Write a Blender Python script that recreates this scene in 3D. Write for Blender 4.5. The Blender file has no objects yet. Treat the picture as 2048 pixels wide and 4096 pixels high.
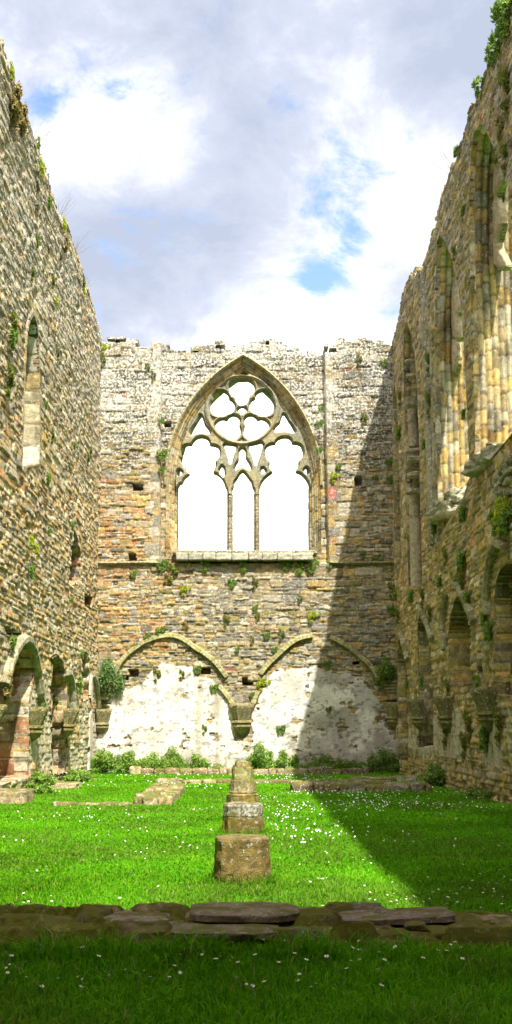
import bpy, math, random
import numpy as np
from mathutils import Vector
SC = bpy.context.scene; COL = SC.collection
rad = math.radians
# ---------------------------------------------------------------- camera model
F, CX, HY, EYE, TILT = 4293.0, 986.0, 2910.0, 1.5, rad(5.0)
PY = HY - F*math.tan(TILT)
XW, YB = 5.1, 36.5                      # half width of the hall, distance of the end wall
def ray(sx, sy):
    xc, yc = (sx-CX)/F, (PY-sy)/F
    return np.array([xc, math.cos(TILT)-yc*math.sin(TILT), math.sin(TILT)+yc*math.cos(TILT)])
def pb(sx, sy, y=YB):                   # photo point -> (x, z) on the end wall
    r = ray(sx, sy); t = y/r[1]; return (r[0]*t, EYE+r[2]*t)
def ps(sx, sy, x=XW):                   # photo point -> (y, z) on a side wall
    r = ray(sx, sy); t = abs(x/r[0]); return (r[1]*t, EYE+r[2]*t)
def pg(sx, sy, z=0.0):
    r = ray(sx, sy); t = (z-EYE)/r[2]; return (r[0]*t, r[1]*t)
# ---------------------------------------------------------------- noise
def _h(i, j, s):
    n = (i.astype(np.int64)*374761393 + j.astype(np.int64)*668265263 + s*1442695041) & 0x7fffffff
    n = ((n ^ (n >> 13))*1274126177) & 0x7fffffff
    n = ((n ^ (n >> 16))*1103515245) & 0x7fffffff
    return ((n ^ (n >> 15)) & 0xffff)/65535.0
def vn(x, y, s=0):
    x = np.asarray(x, float); y = np.asarray(y, float)
    i = np.floor(x); j = np.floor(y); fx = x-i; fy = y-j
    fx = fx*fx*(3-2*fx); fy = fy*fy*(3-2*fy)
    a = _h(i, j, s); b = _h(i+1, j, s); c = _h(i, j+1, s); d = _h(i+1, j+1, s)
    return (a*(1-fx)+b*fx)*(1-fy)+(c*(1-fx)+d*fx)*fy
def fbm(x, y, s=0, o=4):
    r = 0; a = .5; t = 0
    for k in range(o):
        r = r+a*vn(x*2**k, y*2**k, s+k*17); t += a; a *= .5
    return r/t
def ss(a, b, x):
    t = np.clip((x-a)/(b-a), 0, 1); return t*t*(3-2*t)
# ---------------------------------------------------------------- objects
def tag(o, label=None, cat=None, group=None, kind=None):
    if label: o['label'] = label
    if cat: o['category'] = cat; o['kind'] = 'thing'
    if group: o['group'] = group
    if kind: o['kind'] = kind
    return o
def empty(name, loc, label, cat, group=None):
    o = bpy.data.objects.new(name, None); COL.objects.link(o); o.location = loc
    return tag(o, label, cat, group)
def mesh(name, V, faces, mat, parent=None, col=None, smooth=True, loc=None):
    """faces: list of int arrays (n,3)/(n,4)"""
    V = np.asarray(V, np.float32).reshape(-1, 3)
    off = np.zeros(3, np.float32)
    if parent is not None and parent.type == 'EMPTY': off = np.array(parent.location, np.float32)
    elif parent is not None:
        p = parent; off = np.array(p.location, np.float32)
        while p.parent: p = p.parent; off = off+np.array(p.location, np.float32)
    if loc is not None: off = off*0+np.array(loc, np.float32)
    me = bpy.data.meshes.new(name)
    me.vertices.add(len(V)); me.vertices.foreach_set('co', (V-off).ravel())
    fl = [np.asarray(f, np.int32) for f in faces if len(f)]
    lt = np.concatenate([np.full(len(f), f.shape[1], np.int32) for f in fl])
    vi = np.concatenate([f.ravel() for f in fl])
    me.loops.add(len(vi)); me.loops.foreach_set('vertex_index', vi)
    me.polygons.add(len(lt))
    me.polygons.foreach_set('loop_start', np.concatenate([[0], np.cumsum(lt)[:-1]]).astype(np.int32))
    me.polygons.foreach_set('loop_total', lt)
    me.polygons.foreach_set('use_smooth', np.full(len(lt), smooth, bool))
    if col is not None:
        c = np.asarray(col, np.float32).reshape(-1, np.shape(col)[-1])
        if c.shape[1] == 3: c = np.concatenate([c, np.zeros((len(c), 1), np.float32)], 1)
        a = me.color_attributes.new('Col', 'FLOAT_COLOR', 'POINT'); a.data.foreach_set('color', c.ravel())
    me.materials.append(mat); me.update(); me.validate()
    o = bpy.data.objects.new(name, me); COL.objects.link(o)
    if parent is not None: o.parent = parent
    if loc is not None: o.location = loc
    return o
def gridfaces(nr, nc, base=0):
    i = np.arange(nr*nc).reshape(nr, nc)+base
    return np.stack([i[:-1, :-1], i[:-1, 1:], i[1:, 1:], i[1:, :-1]], -1).reshape(-1, 4)
# ---------------------------------------------------------------- materials
def newmat(name):
    m = bpy.data.materials.new(name); m.use_nodes = True; nt = m.node_tree; nt.nodes.clear()
    return m, nt, lambda t: nt.nodes.new('ShaderNode'+t), nt.links.new
def stone_mat(name, bump=.5, scale=1.0, lich=(.52, .51, .45), moss=(.10, .12, .02), mossamt=.0, var=.35):
    m, nt, N, L = newmat(name)
    out = N('OutputMaterial'); b = N('BsdfPrincipled'); L(b.outputs[0], out.inputs[0])
    b.inputs['Roughness'].default_value = .93; b.inputs['Specular IOR Level'].default_value = .12
    at = N('Attribute'); at.attribute_name = 'Col'
    g = N('NewGeometry')
    def noise(s, d=4, r=.6):
        n = N('TexNoise'); n.inputs['Scale'].default_value = s*scale; n.inputs['Detail'].default_value = d
        n.inputs['Roughness'].default_value = r; L(g.outputs['Position'], n.inputs['Vector']); return n
    def mr(src, a, b_, c, d):
        k = N('MapRange'); k.inputs[1].default_value = a; k.inputs[2].default_value = b_
        k.inputs[3].default_value = c; k.inputs[4].default_value = d; L(src, k.inputs[0]); return k.outputs[0]
    n1 = noise(9, 6, .7); n2 = noise(45, 4, .7); n3 = noise(2.2, 3); n4 = noise(14, 5, .65)
    f1 = mr(n1.outputs[0], .3, .7, 1-var, 1+var); f2 = mr(n2.outputs[0], .3, .7, 1-var*.6, 1+var*.6)
    mm = N('Math'); mm.operation = 'MULTIPLY'; L(f1, mm.inputs[0]); L(f2, mm.inputs[1])
    vm = N('VectorMath'); vm.operation = 'SCALE'; L(at.outputs['Color'], vm.inputs[0]); L(mm.outputs[0], vm.inputs['Scale'])
    # lichen: threshold falls where the attribute's alpha (lichen density) is high
    la = N('Math'); la.operation = 'MULTIPLY_ADD'; L(at.outputs['Alpha'], la.inputs[0]); la.inputs[1].default_value = .30; L(n4.outputs[0], la.inputs[2])
    lm = mr(la.outputs[0], .63, .68, 0, 1)
    mx = N('Mix'); mx.data_type = 'RGBA'; L(lm, mx.inputs[0]); L(vm.outputs[0], mx.inputs[6]); mx.inputs[7].default_value = (*lich, 1)
    last = mx.outputs[2]
    if mossamt > 0:
        sx = N('SeparateXYZ'); L(g.outputs['Normal'], sx.inputs[0])
        up = N('Math'); up.operation = 'MULTIPLY_ADD'; L(sx.outputs[2], up.inputs[0]); up.inputs[1].default_value = .16; L(n3.outputs[0], up.inputs[2])
        ms = mr(up.outputs[0], .66-.25*mossamt, .76-.25*mossamt, 0, .85)
        m2 = N('Mix'); m2.data_type = 'RGBA'; L(ms, m2.inputs[0]); L(last, m2.inputs[6]); m2.inputs[7].default_value = (*moss, 1); last = m2.outputs[2]
    L(last, b.inputs['Base Color'])
    ad = N('Math'); ad.operation = 'ADD'; L(n1.outputs[0], ad.inputs[0]); L(n2.outputs[0], ad.inputs[1])
    bp = N('Bump'); bp.inputs['Strength'].default_value = bump; bp.inputs['Distance'].default_value = .045; L(ad.outputs[0], bp.inputs['Height']); L(bp.outputs[0], b.inputs['Normal'])
    return m
def leaf_mat(name, trans=.35, gloss=.35):
    m, nt, N, L = newmat(name)
    out = N('OutputMaterial'); at = N('Attribute'); at.attribute_name = 'Col'
    p = N('BsdfPrincipled'); p.inputs['Roughness'].default_value = .55; p.inputs['Specular IOR Level'].default_value = gloss
    t = N('BsdfTranslucent'); mx = N('MixShader'); mx.inputs[0].default_value = trans
    L(at.outputs['Color'], p.inputs['Base Color']); L(at.outputs['Color'], t.inputs['Color'])
    L(p.outputs[0], mx.inputs[1]); L(t.outputs[0], mx.inputs[2]); L(mx.outputs[0], out.inputs[0]); return m
def plain_mat(name, c, r=.7):
    m, nt, N, L = newmat(name); out = N('OutputMaterial'); b = N('BsdfPrincipled'); L(b.outputs[0], out.inputs[0])
    n = N('TexNoise'); n.inputs['Scale'].default_value = 30
    k = N('Mix'); k.data_type = 'RGBA'; L(n.outputs[0], k.inputs[0]); k.inputs[6].default_value = (*[v*.8 for v in c], 1); k.inputs[7].default_value = (*[min(1, v*1.15) for v in c], 1)
    L(k.outputs[2], b.inputs['Base Color']); b.inputs['Roughness'].default_value = r; return m
M_RUB = stone_mat('rubble_stone', .9, mossamt=0, var=.5)
M_RUBR = stone_mat('mossy_rubble_stone', .9, mossamt=.42, moss=(.15, .155, .035), var=.5)
M_ASH = stone_mat('dressed_stone', .6, mossamt=0, var=.42)
M_PLA = stone_mat('old_lime_plaster', .6, mossamt=.0, var=.16, lich=(.42, .36, .27))
M_STU = stone_mat('weathered_sandstone', .9, scale=1.6, mossamt=.3, moss=(.13, .13, .02), var=.5)
M_LOW = stone_mat('mossy_footing_stone', .6, scale=2.2, mossamt=.55, moss=(.12, .115, .015), var=.5, lich=(.40, .38, .32))
M_LEAF = leaf_mat('leaves', .35, .12); M_GRASS = leaf_mat('grass_blades', .5, .0)
M_TWIG = plain_mat('dry_stems', (.20, .16, .09)); M_PETAL = plain_mat('daisy_petals', (.85, .85, .82)); M_YEL = plain_mat('daisy_centre', (.75, .5, .03)); M_STEM = plain_mat('green_stem', (.08, .18, .02))
# ---------------------------------------------------------------- masonry pattern
BEIGE, GREY, OCHRE, ORANGE, PALE, DARK, RED, OLIVE = [np.array(c) for c in
   ((.37, .295, .165), (.27, .250, .195), (.42, .300, .115), (.42, .245, .105), (.47, .415, .300), (.175, .150, .105), (.36, .175, .115), (.30, .255, .100))]
PAL = np.stack([BEIGE, GREY, OCHRE, ORANGE, PALE, DARK, RED, OLIVE])
def rubble(U, W, seed, hc=.12, lc=.30, amp=.04, r=.035, zone=None, warp=1.0, jit=.5, vj=1.0, fine=.026, lip=0.0):
    rng = np.random.default_rng(seed)
    U2 = U+warp*(.05*(vn(U*2.3, W*4, seed)-.5)+.02*(vn(U*9, W*11, seed+5)-.5))
    W2 = W+warp*(.16*(fbm(U*.45, W*.35, seed+9, 3)-.5)+.055*(vn(U*3.1, W*5, seed+3)-.5)+.02*(vn(U*10, W*13, seed+4)-.5))
    b = [W.min()-.6]
    while b[-1] < W.max()+.6: b.append(b[-1]+hc*rng.uniform(1-jit, 1+jit*1.25))
    b = np.array(b); k = np.clip(np.searchsorted(b, W2)-1, 0, len(b)-2)
    u0, u1 = U.min()-1.5, U.max()+1.5
    keys, ks = [], []
    for c in range(len(b)-1):
        h = (b[c+1]-b[c])/hc; n = int((u1-u0)/(lc*.35))+4
        e = u0-rng.uniform(0, lc)+np.cumsum(lc*rng.uniform(.4, 1.75, n)*(.6+.45*h)); e = e[e < u1+2]
        keys.append(e+500+c*2000)
    K = np.concatenate(keys); s = np.searchsorted(K, U2+500+k*2000.0); s = np.clip(s, 1, len(K)-1)
    eu = np.minimum(K[s]-(U2+500+k*2000.0), (U2+500+k*2000.0)-K[s-1]); eu = np.clip(eu, 0, 9)
    ew = np.minimum(W2-b[k], b[k+1]-W2)
    rx = vj*np.clip(1-eu/r, 0, 1); ry = np.clip(1-ew/r, 0, 1); prof = 1-np.clip(np.sqrt(rx*rx+ry*ry), 0, 1)**1.7
    n = len(K)+1; sr = rng.random((n, 4))
    kk = np.floor((K-0)/2000).astype(int); kk = np.clip(kk, 0, len(b)-2)
    wc = np.concatenate([[b[0]], (b[kk]+b[kk+1])/2]); uc = np.concatenate([[u0], K-500-kk*2000.0-lc*.5])
    wc, uc = wc[:n], uc[:n]
    H = amp*(prof*(.30+1.05*sr[s, 0]) + .5*prof*(sr[s, 1]-.5)*(W2-b[k])/hc) + lip*prof*(np.clip((W2-b[k])/(b[k+1]-b[k]), 0, 1)**.7-.5)*-1 + fine*(fbm(U*11, W*15, seed+21, 3)-.5)
    C = None
    if zone is not None:
        wts = zone(uc, wc); wts = wts/wts.sum(1, keepdims=True)
        idx = (np.cumsum(wts, 1) < sr[:, 2:3]).sum(1).clip(0, 7)
        sc = PAL[idx]*(.76+.46*sr[:, 3:4]); C = sc[s]
        mort = np.array([.20, .165, .105]); C = C*(.25+.75*ss(.15, .6, prof))[..., None]+mort*(.75*(1-ss(.15, .6, prof)))[..., None]
    return H, C, prof, uc[s], wc[s], sr[s]
# ---------------------------------------------------------------- polygons
def polydist(P, U, W):
    """distance to a closed polygon (negative inside) and nearest points"""
    P = np.asarray(P); best = np.full(U.shape, 1e9); NU = np.zeros(U.shape); NW = np.zeros(U.shape); ins = np.zeros(U.shape, bool)
    for i in range(len(P)):
        a, b = P[i], P[(i+1) % len(P)]; d = b-a; l = (d*d).sum()+1e-12
        t = np.clip(((U-a[0])*d[0]+(W-a[1])*d[1])/l, 0, 1); qu = a[0]+t*d[0]; qw = a[1]+t*d[1]
        D = np.hypot(U-qu, W-qw); m = D < best; best = np.where(m, D, best); NU = np.where(m, qu, NU); NW = np.where(m, qw, NW)
        c = ((a[1] > W) != (b[1] > W)); x = a[0]+(W-a[1])*(b[0]-a[0])/(b[1]-a[1]+1e-12); ins ^= (c & (U < x))
    return np.where(ins, -best, best), NU, NW
def resample(P, step, closed=True):
    P = np.asarray(P, float)
    if closed: P = np.vstack([P, P[:1]])
    d = np.hypot(*(P[1:]-P[:-1]).T); s = np.concatenate([[0], np.cumsum(d)]); n = max(int(s[-1]/step), 4)
    t = np.linspace(0, s[-1], n+1); Q = np.stack([np.interp(t, s, P[:, 0]), np.interp(t, s, P[:, 1])], 1)
    return Q
def smoothpoly(P, it=2):
    P = np.asarray(P, float)
    for _ in range(it):
        N = np.roll(P, -1, 0); P = np.stack([.75*P+.25*N, .25*P+.75*N], 1).reshape(-1, 2)
    return P
# wall frames: (u, w, d) -> world; d grows into the room
def mapB(u, w, d): return np.stack([u, YB-d, w], -1)
def mapL(u, w, d): return np.stack([-XW+d, u, w], -1)
def mapR(u, w, d): return np.stack([XW-d, u, w], -1)
def mapS(u, w, d): return np.stack([u, -1.1+d, w], -1)      # the wall behind the camera
def field(name, mp, U, W, D, C, keep, mat, parent, skirt=None, holes=(), step=.03, back=True):
    """height field with cut-outs; skirt = wall thickness closed with sides and an outer face"""
    nr, nc = U.shape; Ue, We = U.copy(), W.copy()
    kc = keep.copy()
    for (S, NU, NW) in holes:
        near = np.abs(S) < step*1.0
        cell = kc; adj = np.zeros(U.shape, bool)
        rem = ~cell; a = np.zeros(U.shape, int)
        for di in (0, 1):
            for dj in (0, 1): a[di:nr-1+di, dj:nc-1+dj] += rem
        m = near & (a > 0) & (a < 4)
        Ue[m] = NU[m]; We[m] = NW[m]
    ids = np.arange(nr*nc).reshape(nr, nc)
    q = np.stack([ids[:-1, :-1], ids[:-1, 1:], ids[1:, 1:], ids[1:, :-1]], -1)[kc]
    V = mp(Ue.ravel(), We.ravel(), D.ravel()); faces = [q]; cols = C.reshape(-1, C.shape[-1])
    if skirt:
        pad = np.zeros((nr+1, nc+1), bool); pad[1:-1, 1:-1] = kc
        E = []
        v = pad[1:-1, :-1] != pad[1:-1, 1:]; r_, c_ = np.nonzero(v); E.append(np.stack([ids[r_, c_], ids[r_+1, c_]], 1))
        h = pad[:-1, 1:-1] != pad[1:, 1:-1]; r_, c_ = np.nonzero(h); E.append(np.stack([ids[r_, c_], ids[r_, c_+1]], 1))
        E = np.concatenate(E); uq, inv = np.unique(E, return_inverse=True); inv = inv.reshape(-1, 2)
        fu, fw = Ue.ravel()[uq], We.ravel()[uq]; base = len(V)
        V2 = mp(fu, fw, np.full(len(uq), -skirt)); V = np.concatenate([V, V2]); cols = np.concatenate([cols, cols[uq]])
        faces.append(np.stack([E[:, 0], E[:, 1], base+inv[:, 1], base+inv[:, 0]], 1))
        if back:
            b0 = len(V); bv, bf = [], []; n = 0
            u_ = U[0]; w_ = W[:, 0]
            for i in range(nr-1):
                row = kc[i].astype(int); dd = np.diff(np.concatenate([[0], row, [0]])); st = np.nonzero(dd == 1)[0]; en = np.nonzero(dd == -1)[0]
                for s0, s1 in zip(st, en):
                    bv += [(u_[s0], w_[i]), (u_[s1], w_[i]), (u_[s1], w_[i+1]), (u_[s0], w_[i+1])]; bf.append([n, n+1, n+2, n+3]); n += 4
            bv = np.array(bv); V = np.concatenate([V, mp(bv[:, 0], bv[:, 1], np.full(len(bv), -skirt))])
            cols = np.concatenate([cols, np.tile(np.append(BEIGE, 0), (len(bv), 1))[:, :cols.shape[1]]]); faces.append(np.array(bf)+b0)
    used = np.unique(np.concatenate([f.ravel() for f in faces])); rm = np.zeros(len(V), int); rm[used] = np.arange(len(used))
    return mesh(name, V[used], [rm[f] for f in faces], mat, parent, cols[used])
def reveal(name, mp, path, depth, prof, mat, parent, seed=0, block=.34, orders=(.0, .4, .8), pal=None, rub=False, d0=0.0, ds=.05, dt=.03, lich=.15, grv=.014, smooth=True):
    """lining of an opening: path(off) -> (n,2), prof(t) -> inward offset at depth t"""
    t = np.arange(0, depth+dt*.5, dt); rng = np.random.default_rng(seed)
    p0 = path(0.0); n = len(p0); s = np.concatenate([[0], np.cumsum(np.hypot(*(p0[1:]-p0[:-1]).T))])
    off = prof(t); Pts = np.stack([path(-o) for o in off], 1)       # n, nt, 2
    S, T = np.meshgrid(s, t, indexing='ij')
    g = np.zeros(S.shape); C = np.zeros(S.shape+(4,)); pal = pal if pal is not None else np.array([[.40, .31, .16], [.34, .27, .15], [.46, .34, .15], [.33, .29, .20], [.44, .38, .25]])
    if rub:
        H, Cc, pr, *_ = rubble(T, S, seed, .13, .26, .06, .03, zone=rub); g = H; C[..., :3] = Cc; C[..., 3] = lich
    else:
        ob = np.searchsorted(np.array(orders)*1.0, T, side='right')
        for k in range(len(orders)+1):
            m = ob == k
            b = np.concatenate([[0], np.cumsum(block*rng.uniform(.65, 1.35, int(s[-1]/block*1.7)+6))])-rng.uniform(0, block)
            i = np.clip(np.searchsorted(b, s)-1, 0, len(b)-2); e = np.minimum(s-b[i], b[i+1]-s)
            cc = pal[rng.integers(0, len(pal), len(b))]*rng.uniform(.72, 1.2, (len(b), 1))
            gl = -grv*np.clip(1-e/.03, 0, 1)+rng.uniform(-.006, .006, len(b))[i]
            g = np.where(m, gl[:, None], g); cb = cc[i]*np.where(e < .028, .5, 1.0)[:, None]
            C[..., :3] = np.where(m[..., None], cb[:, None, :], C[..., :3])
        C[..., 3] = lich
        g = g+.012*(fbm(S*3, T*3+seed, seed, 3)-.5)+.03*np.clip(fbm(S*7, T*9, seed+4, 3)-.6, 0, 1)*-1; C[..., :3] *= (1-.5*ss(.5, .66, fbm(S*.9, T*3, seed+6, 4)))[..., None]
    # displace along the local inward normal (difference of two offsets)
    q0 = np.stack([path(-(o+.01)) for o in off], 1); nv = (q0-Pts)/.01
    P = Pts+nv*g[..., None]
    V = mp(P[..., 0].ravel(), P[..., 1].ravel(), (d0-T).ravel())
    return mesh(name, V, [gridfaces(n, len(t))], mat, parent, C.reshape(-1, 4), smooth=smooth)
def polypath(P, step=.05, closed=True):
    Q = resample(P, step, closed); c = Q.mean(0)
    T = np.roll(Q, -1, 0)-np.roll(Q, 1, 0)
    if closed: T[0] = T[-1] = Q[1]-Q[-2]
    else: T[0] = Q[1]-Q[0]; T[-1] = Q[-1]-Q[-2]
    N = np.stack([T[:, 1], -T[:, 0]], 1); N /= np.hypot(*N.T)[:, None]+1e-9
    A = .5*np.sum(Q[:-1, 0]*Q[1:, 1]-Q[1:, 0]*Q[:-1, 1])
    if A < 0: N = -N
    for _ in range(2): 
        N2 = (np.roll(N, 1, 0)+N+np.roll(N, -1, 0))
        if not closed: N2[0] = N[0]; N2[-1] = N[-1]
        N = N2/ (np.hypot(*N2.T)[:, None]+1e-9)
    return lambda off: Q+N*off
def archpath(uc, hw, spring, c, sill, nj=70, na=90):
    R = hw+c
    def f(off):
        r = R+off; ap = math.acos(min(1, c/r)); out = []
        for s, flip in ((-1, False), (1, True)):
            j = np.stack([np.full(nj, uc+s*(hw+off)), np.linspace(sill, spring, nj)], 1)
            a = np.linspace(0, ap, na); arc = np.stack([uc-s*c+s*r*np.cos(a), spring+r*np.sin(a)], 1)
            q = np.vstack([j[:-1], arc])
            out.append(q[::-1] if flip else q)
        return np.vstack([out[0], out[1][1:]])
    return f
# ---------------------------------------------------------------- generic solids
def sweep(name, pts, prof, mat, parent, color, up=None, seed=0, block=.5):
    """sweep closed profile [(side, out)] along a 3D path; 'up' = outward axis"""
    P = np.asarray(pts, float); n = len(P); T = np.gradient(P, axis=0); T /= np.linalg.norm(T, axis=1)[:, None]
    O = np.asarray(up, float); S = np.cross(T, O); S /= np.linalg.norm(S, axis=1)[:, None]
    pr = np.asarray(prof, float); rng = np.random.default_rng(seed)
    s = np.concatenate([[0], np.cumsum(np.linalg.norm(P[1:]-P[:-1], axis=1))]); bi = (s/block).astype(int)
    e = np.minimum(s % block, block-s % block); sc = 1-.10*np.clip(1-e/.04, 0, 1)
    cb = np.array(color)[None]*rng.uniform(.75, 1.2, (bi.max()+1, 1)); cb = cb[bi]*np.where(e < .03, .7, 1)[:, None]
    jit = rng.normal(0, .006, (n, 1))
    V = P[:, None]+(S[:, None]*pr[None, :, 0:1]+O[None, None]*pr[None, :, 1:2])*sc[:, None, None]+jit[:, None]*O
    m = len(pr); i = np.arange(n*m).reshape(n, m); j = np.roll(i, -1, 1)
    q = np.stack([i[:-1], j[:-1], j[1:], i[1:]], -1).reshape(-1, 4)
    caps = [np.array([[i[0, 0], i[0, k], i[0, k+1]] for k in range(1, m-1)]), np.array([[i[-1, 0], i[-1, k+1], i[-1, k]] for k in range(1, m-1)])]
    C = np.repeat(np.concatenate([cb, np.full((n, 1), .2)], 1), m, 0)
    return mesh(name, V.reshape(-1, 3), [q]+caps, mat, parent, C, smooth=False)
def rock(name, cx, cy, z0, lx, ly, lz, mat, parent, color, seed=0, rot=0.0, rnd=.22, rough=.10, n=9, tilt=(0, 0), lich=.2, loc=None, smooth=True, blobs=True):
    """weathered block: cube sphere-ish grid with rounded corners and lumps"""
    rng = np.random.default_rng(seed); V = []; Fc = []
    lin = np.linspace(-1, 1, n)
    A, B = np.meshgrid(lin, lin, indexing='ij'); o = np.ones_like(A); k = 0
    for ax in range(3):
        for s in (-1, 1):
            c = [None]*3; c[ax] = o*s; c[(ax+1) % 3] = A if s > 0 else B; c[(ax+2) % 3] = B if s > 0 else A
            V.append(np.stack(c, -1).reshape(-1, 3)); Fc.append(gridfaces(n, n, k)); k += n*n
    V = np.vstack(V); Fc = np.vstack(Fc)
    key = np.round(V*1000).astype(int); uq, idx, inv = np.unique(key, axis=0, return_index=True, return_inverse=True); inv = inv.ravel()
    V = V[idx]; Fc = inv[Fc]
    inn = np.clip(V, -(1-rnd), 1-rnd); d = V-inn; l = np.linalg.norm(d, axis=1, keepdims=True)+1e-9; V = np.where(l > 1e-6, inn+d/l*np.minimum(l, rnd), V)
    sz = np.array([lx, ly, lz])/2; P = V*sz
    a, b, c = rng.uniform(0, 50, 3); mn = min(lx, ly, lz)
    f = 2.2/max(lx, ly, .2)
    nz = np.stack([fbm(P[:, 1]*f*2+a, P[:, 2]*f*3+b, seed, 4), fbm(P[:, 0]*f*2+b, P[:, 2]*f*3+c, seed+1, 4), fbm(P[:, 0]*f*2+c, P[:, 1]*f*2+a, seed+2, 4)], 1)-.5
    P = P+nz*rough*np.array([min(lx, ly), min(lx, ly), mn*1.2])*2
    P[:, 2] += P[:, 0]*tilt[0]+P[:, 1]*tilt[1]
    cr, sr = math.cos(rot), math.sin(rot); P = np.stack([P[:, 0]*cr-P[:, 1]*sr+cx, P[:, 0]*sr+P[:, 1]*cr+cy, P[:, 2]+z0+lz/2], 1)
    cc = np.array(color)[None]*(.8+.4*fbm(P[:, 0]*6+a, P[:, 1]*6+P[:, 2]*9, seed, 3)[:, None]); C = np.concatenate([cc, np.full((len(P), 1), lich)], 1)
    return (P, Fc, C) if name is None else mesh(name, P, [Fc], mat, parent, C, smooth=smooth, loc=loc)
def join(parts):
    V, Fq, C, k = [], [], [], 0
    for p, f, c in parts: V.append(p); Fq.append(f+k); C.append(c); k += len(p)
    return np.vstack(V), np.vstack(Fq), np.vstack(C)
# ================================================================= COLOUR ZONES
def W8(n, **k):
    names = ['beige', 'grey', 'ochre', 'orange', 'pale', 'dark', 'red', 'olive']; w = np.zeros((n, 8)); 
    for a, b in k.items(): w[:, names.index(a)] = b
    return w
def zoneB(u, w):
    n = fbm(u*.5+7, w*.5, 3, 3)
    o = np.exp(-((u+4.3)/1.3)**2)*(ss(11.2, 9, w)*ss(3.2, 4.5, w)); g = ss(9.5, 12.5, w); c = ss(-2.5, -.5, u)*ss(3, 5, w)*ss(7.2, 6.5, w)
    k = W8(len(u), beige=1, grey=.35+.9*g+.9*c, ochre=.18+.9*o, orange=.01+1.3*o, pale=.55+.1*g, dark=.08+.12*n, red=.01+.12*o, olive=.12+.1*g)
    return k
def zoneL(u, w):
    g = ss(7, 12, w)
    return W8(len(u), beige=1, grey=.45+1.2*g, ochre=.40*(1-.7*g), orange=.16*(1-.7*g), pale=1.1+.2*g, dark=.06+.12*g, red=.02, olive=.05)
def zoneR(u, w):
    g = ss(8, 12, w)
    return W8(len(u), beige=1, grey=.3+1.1*g, ochre=.4, orange=.05, pale=.35, dark=.12+.2*g, red=.01, olive=.7)
def zoneN(u, w): return W8(len(u), beige=1, grey=.4, ochre=.4, orange=.25, pale=.4, dark=.3, red=.08, olive=.3)
ASHPAL = np.array([[.42, .33, .17], [.36, .28, .14], [.50, .36, .14], [.36, .32, .22], [.46, .40, .26], [.44, .29, .10]])
GREENPAL = np.array([[.30, .26, .10], [.34, .28, .13], [.27, .25, .13], [.36, .27, .12], [.24, .21, .13]])
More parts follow.
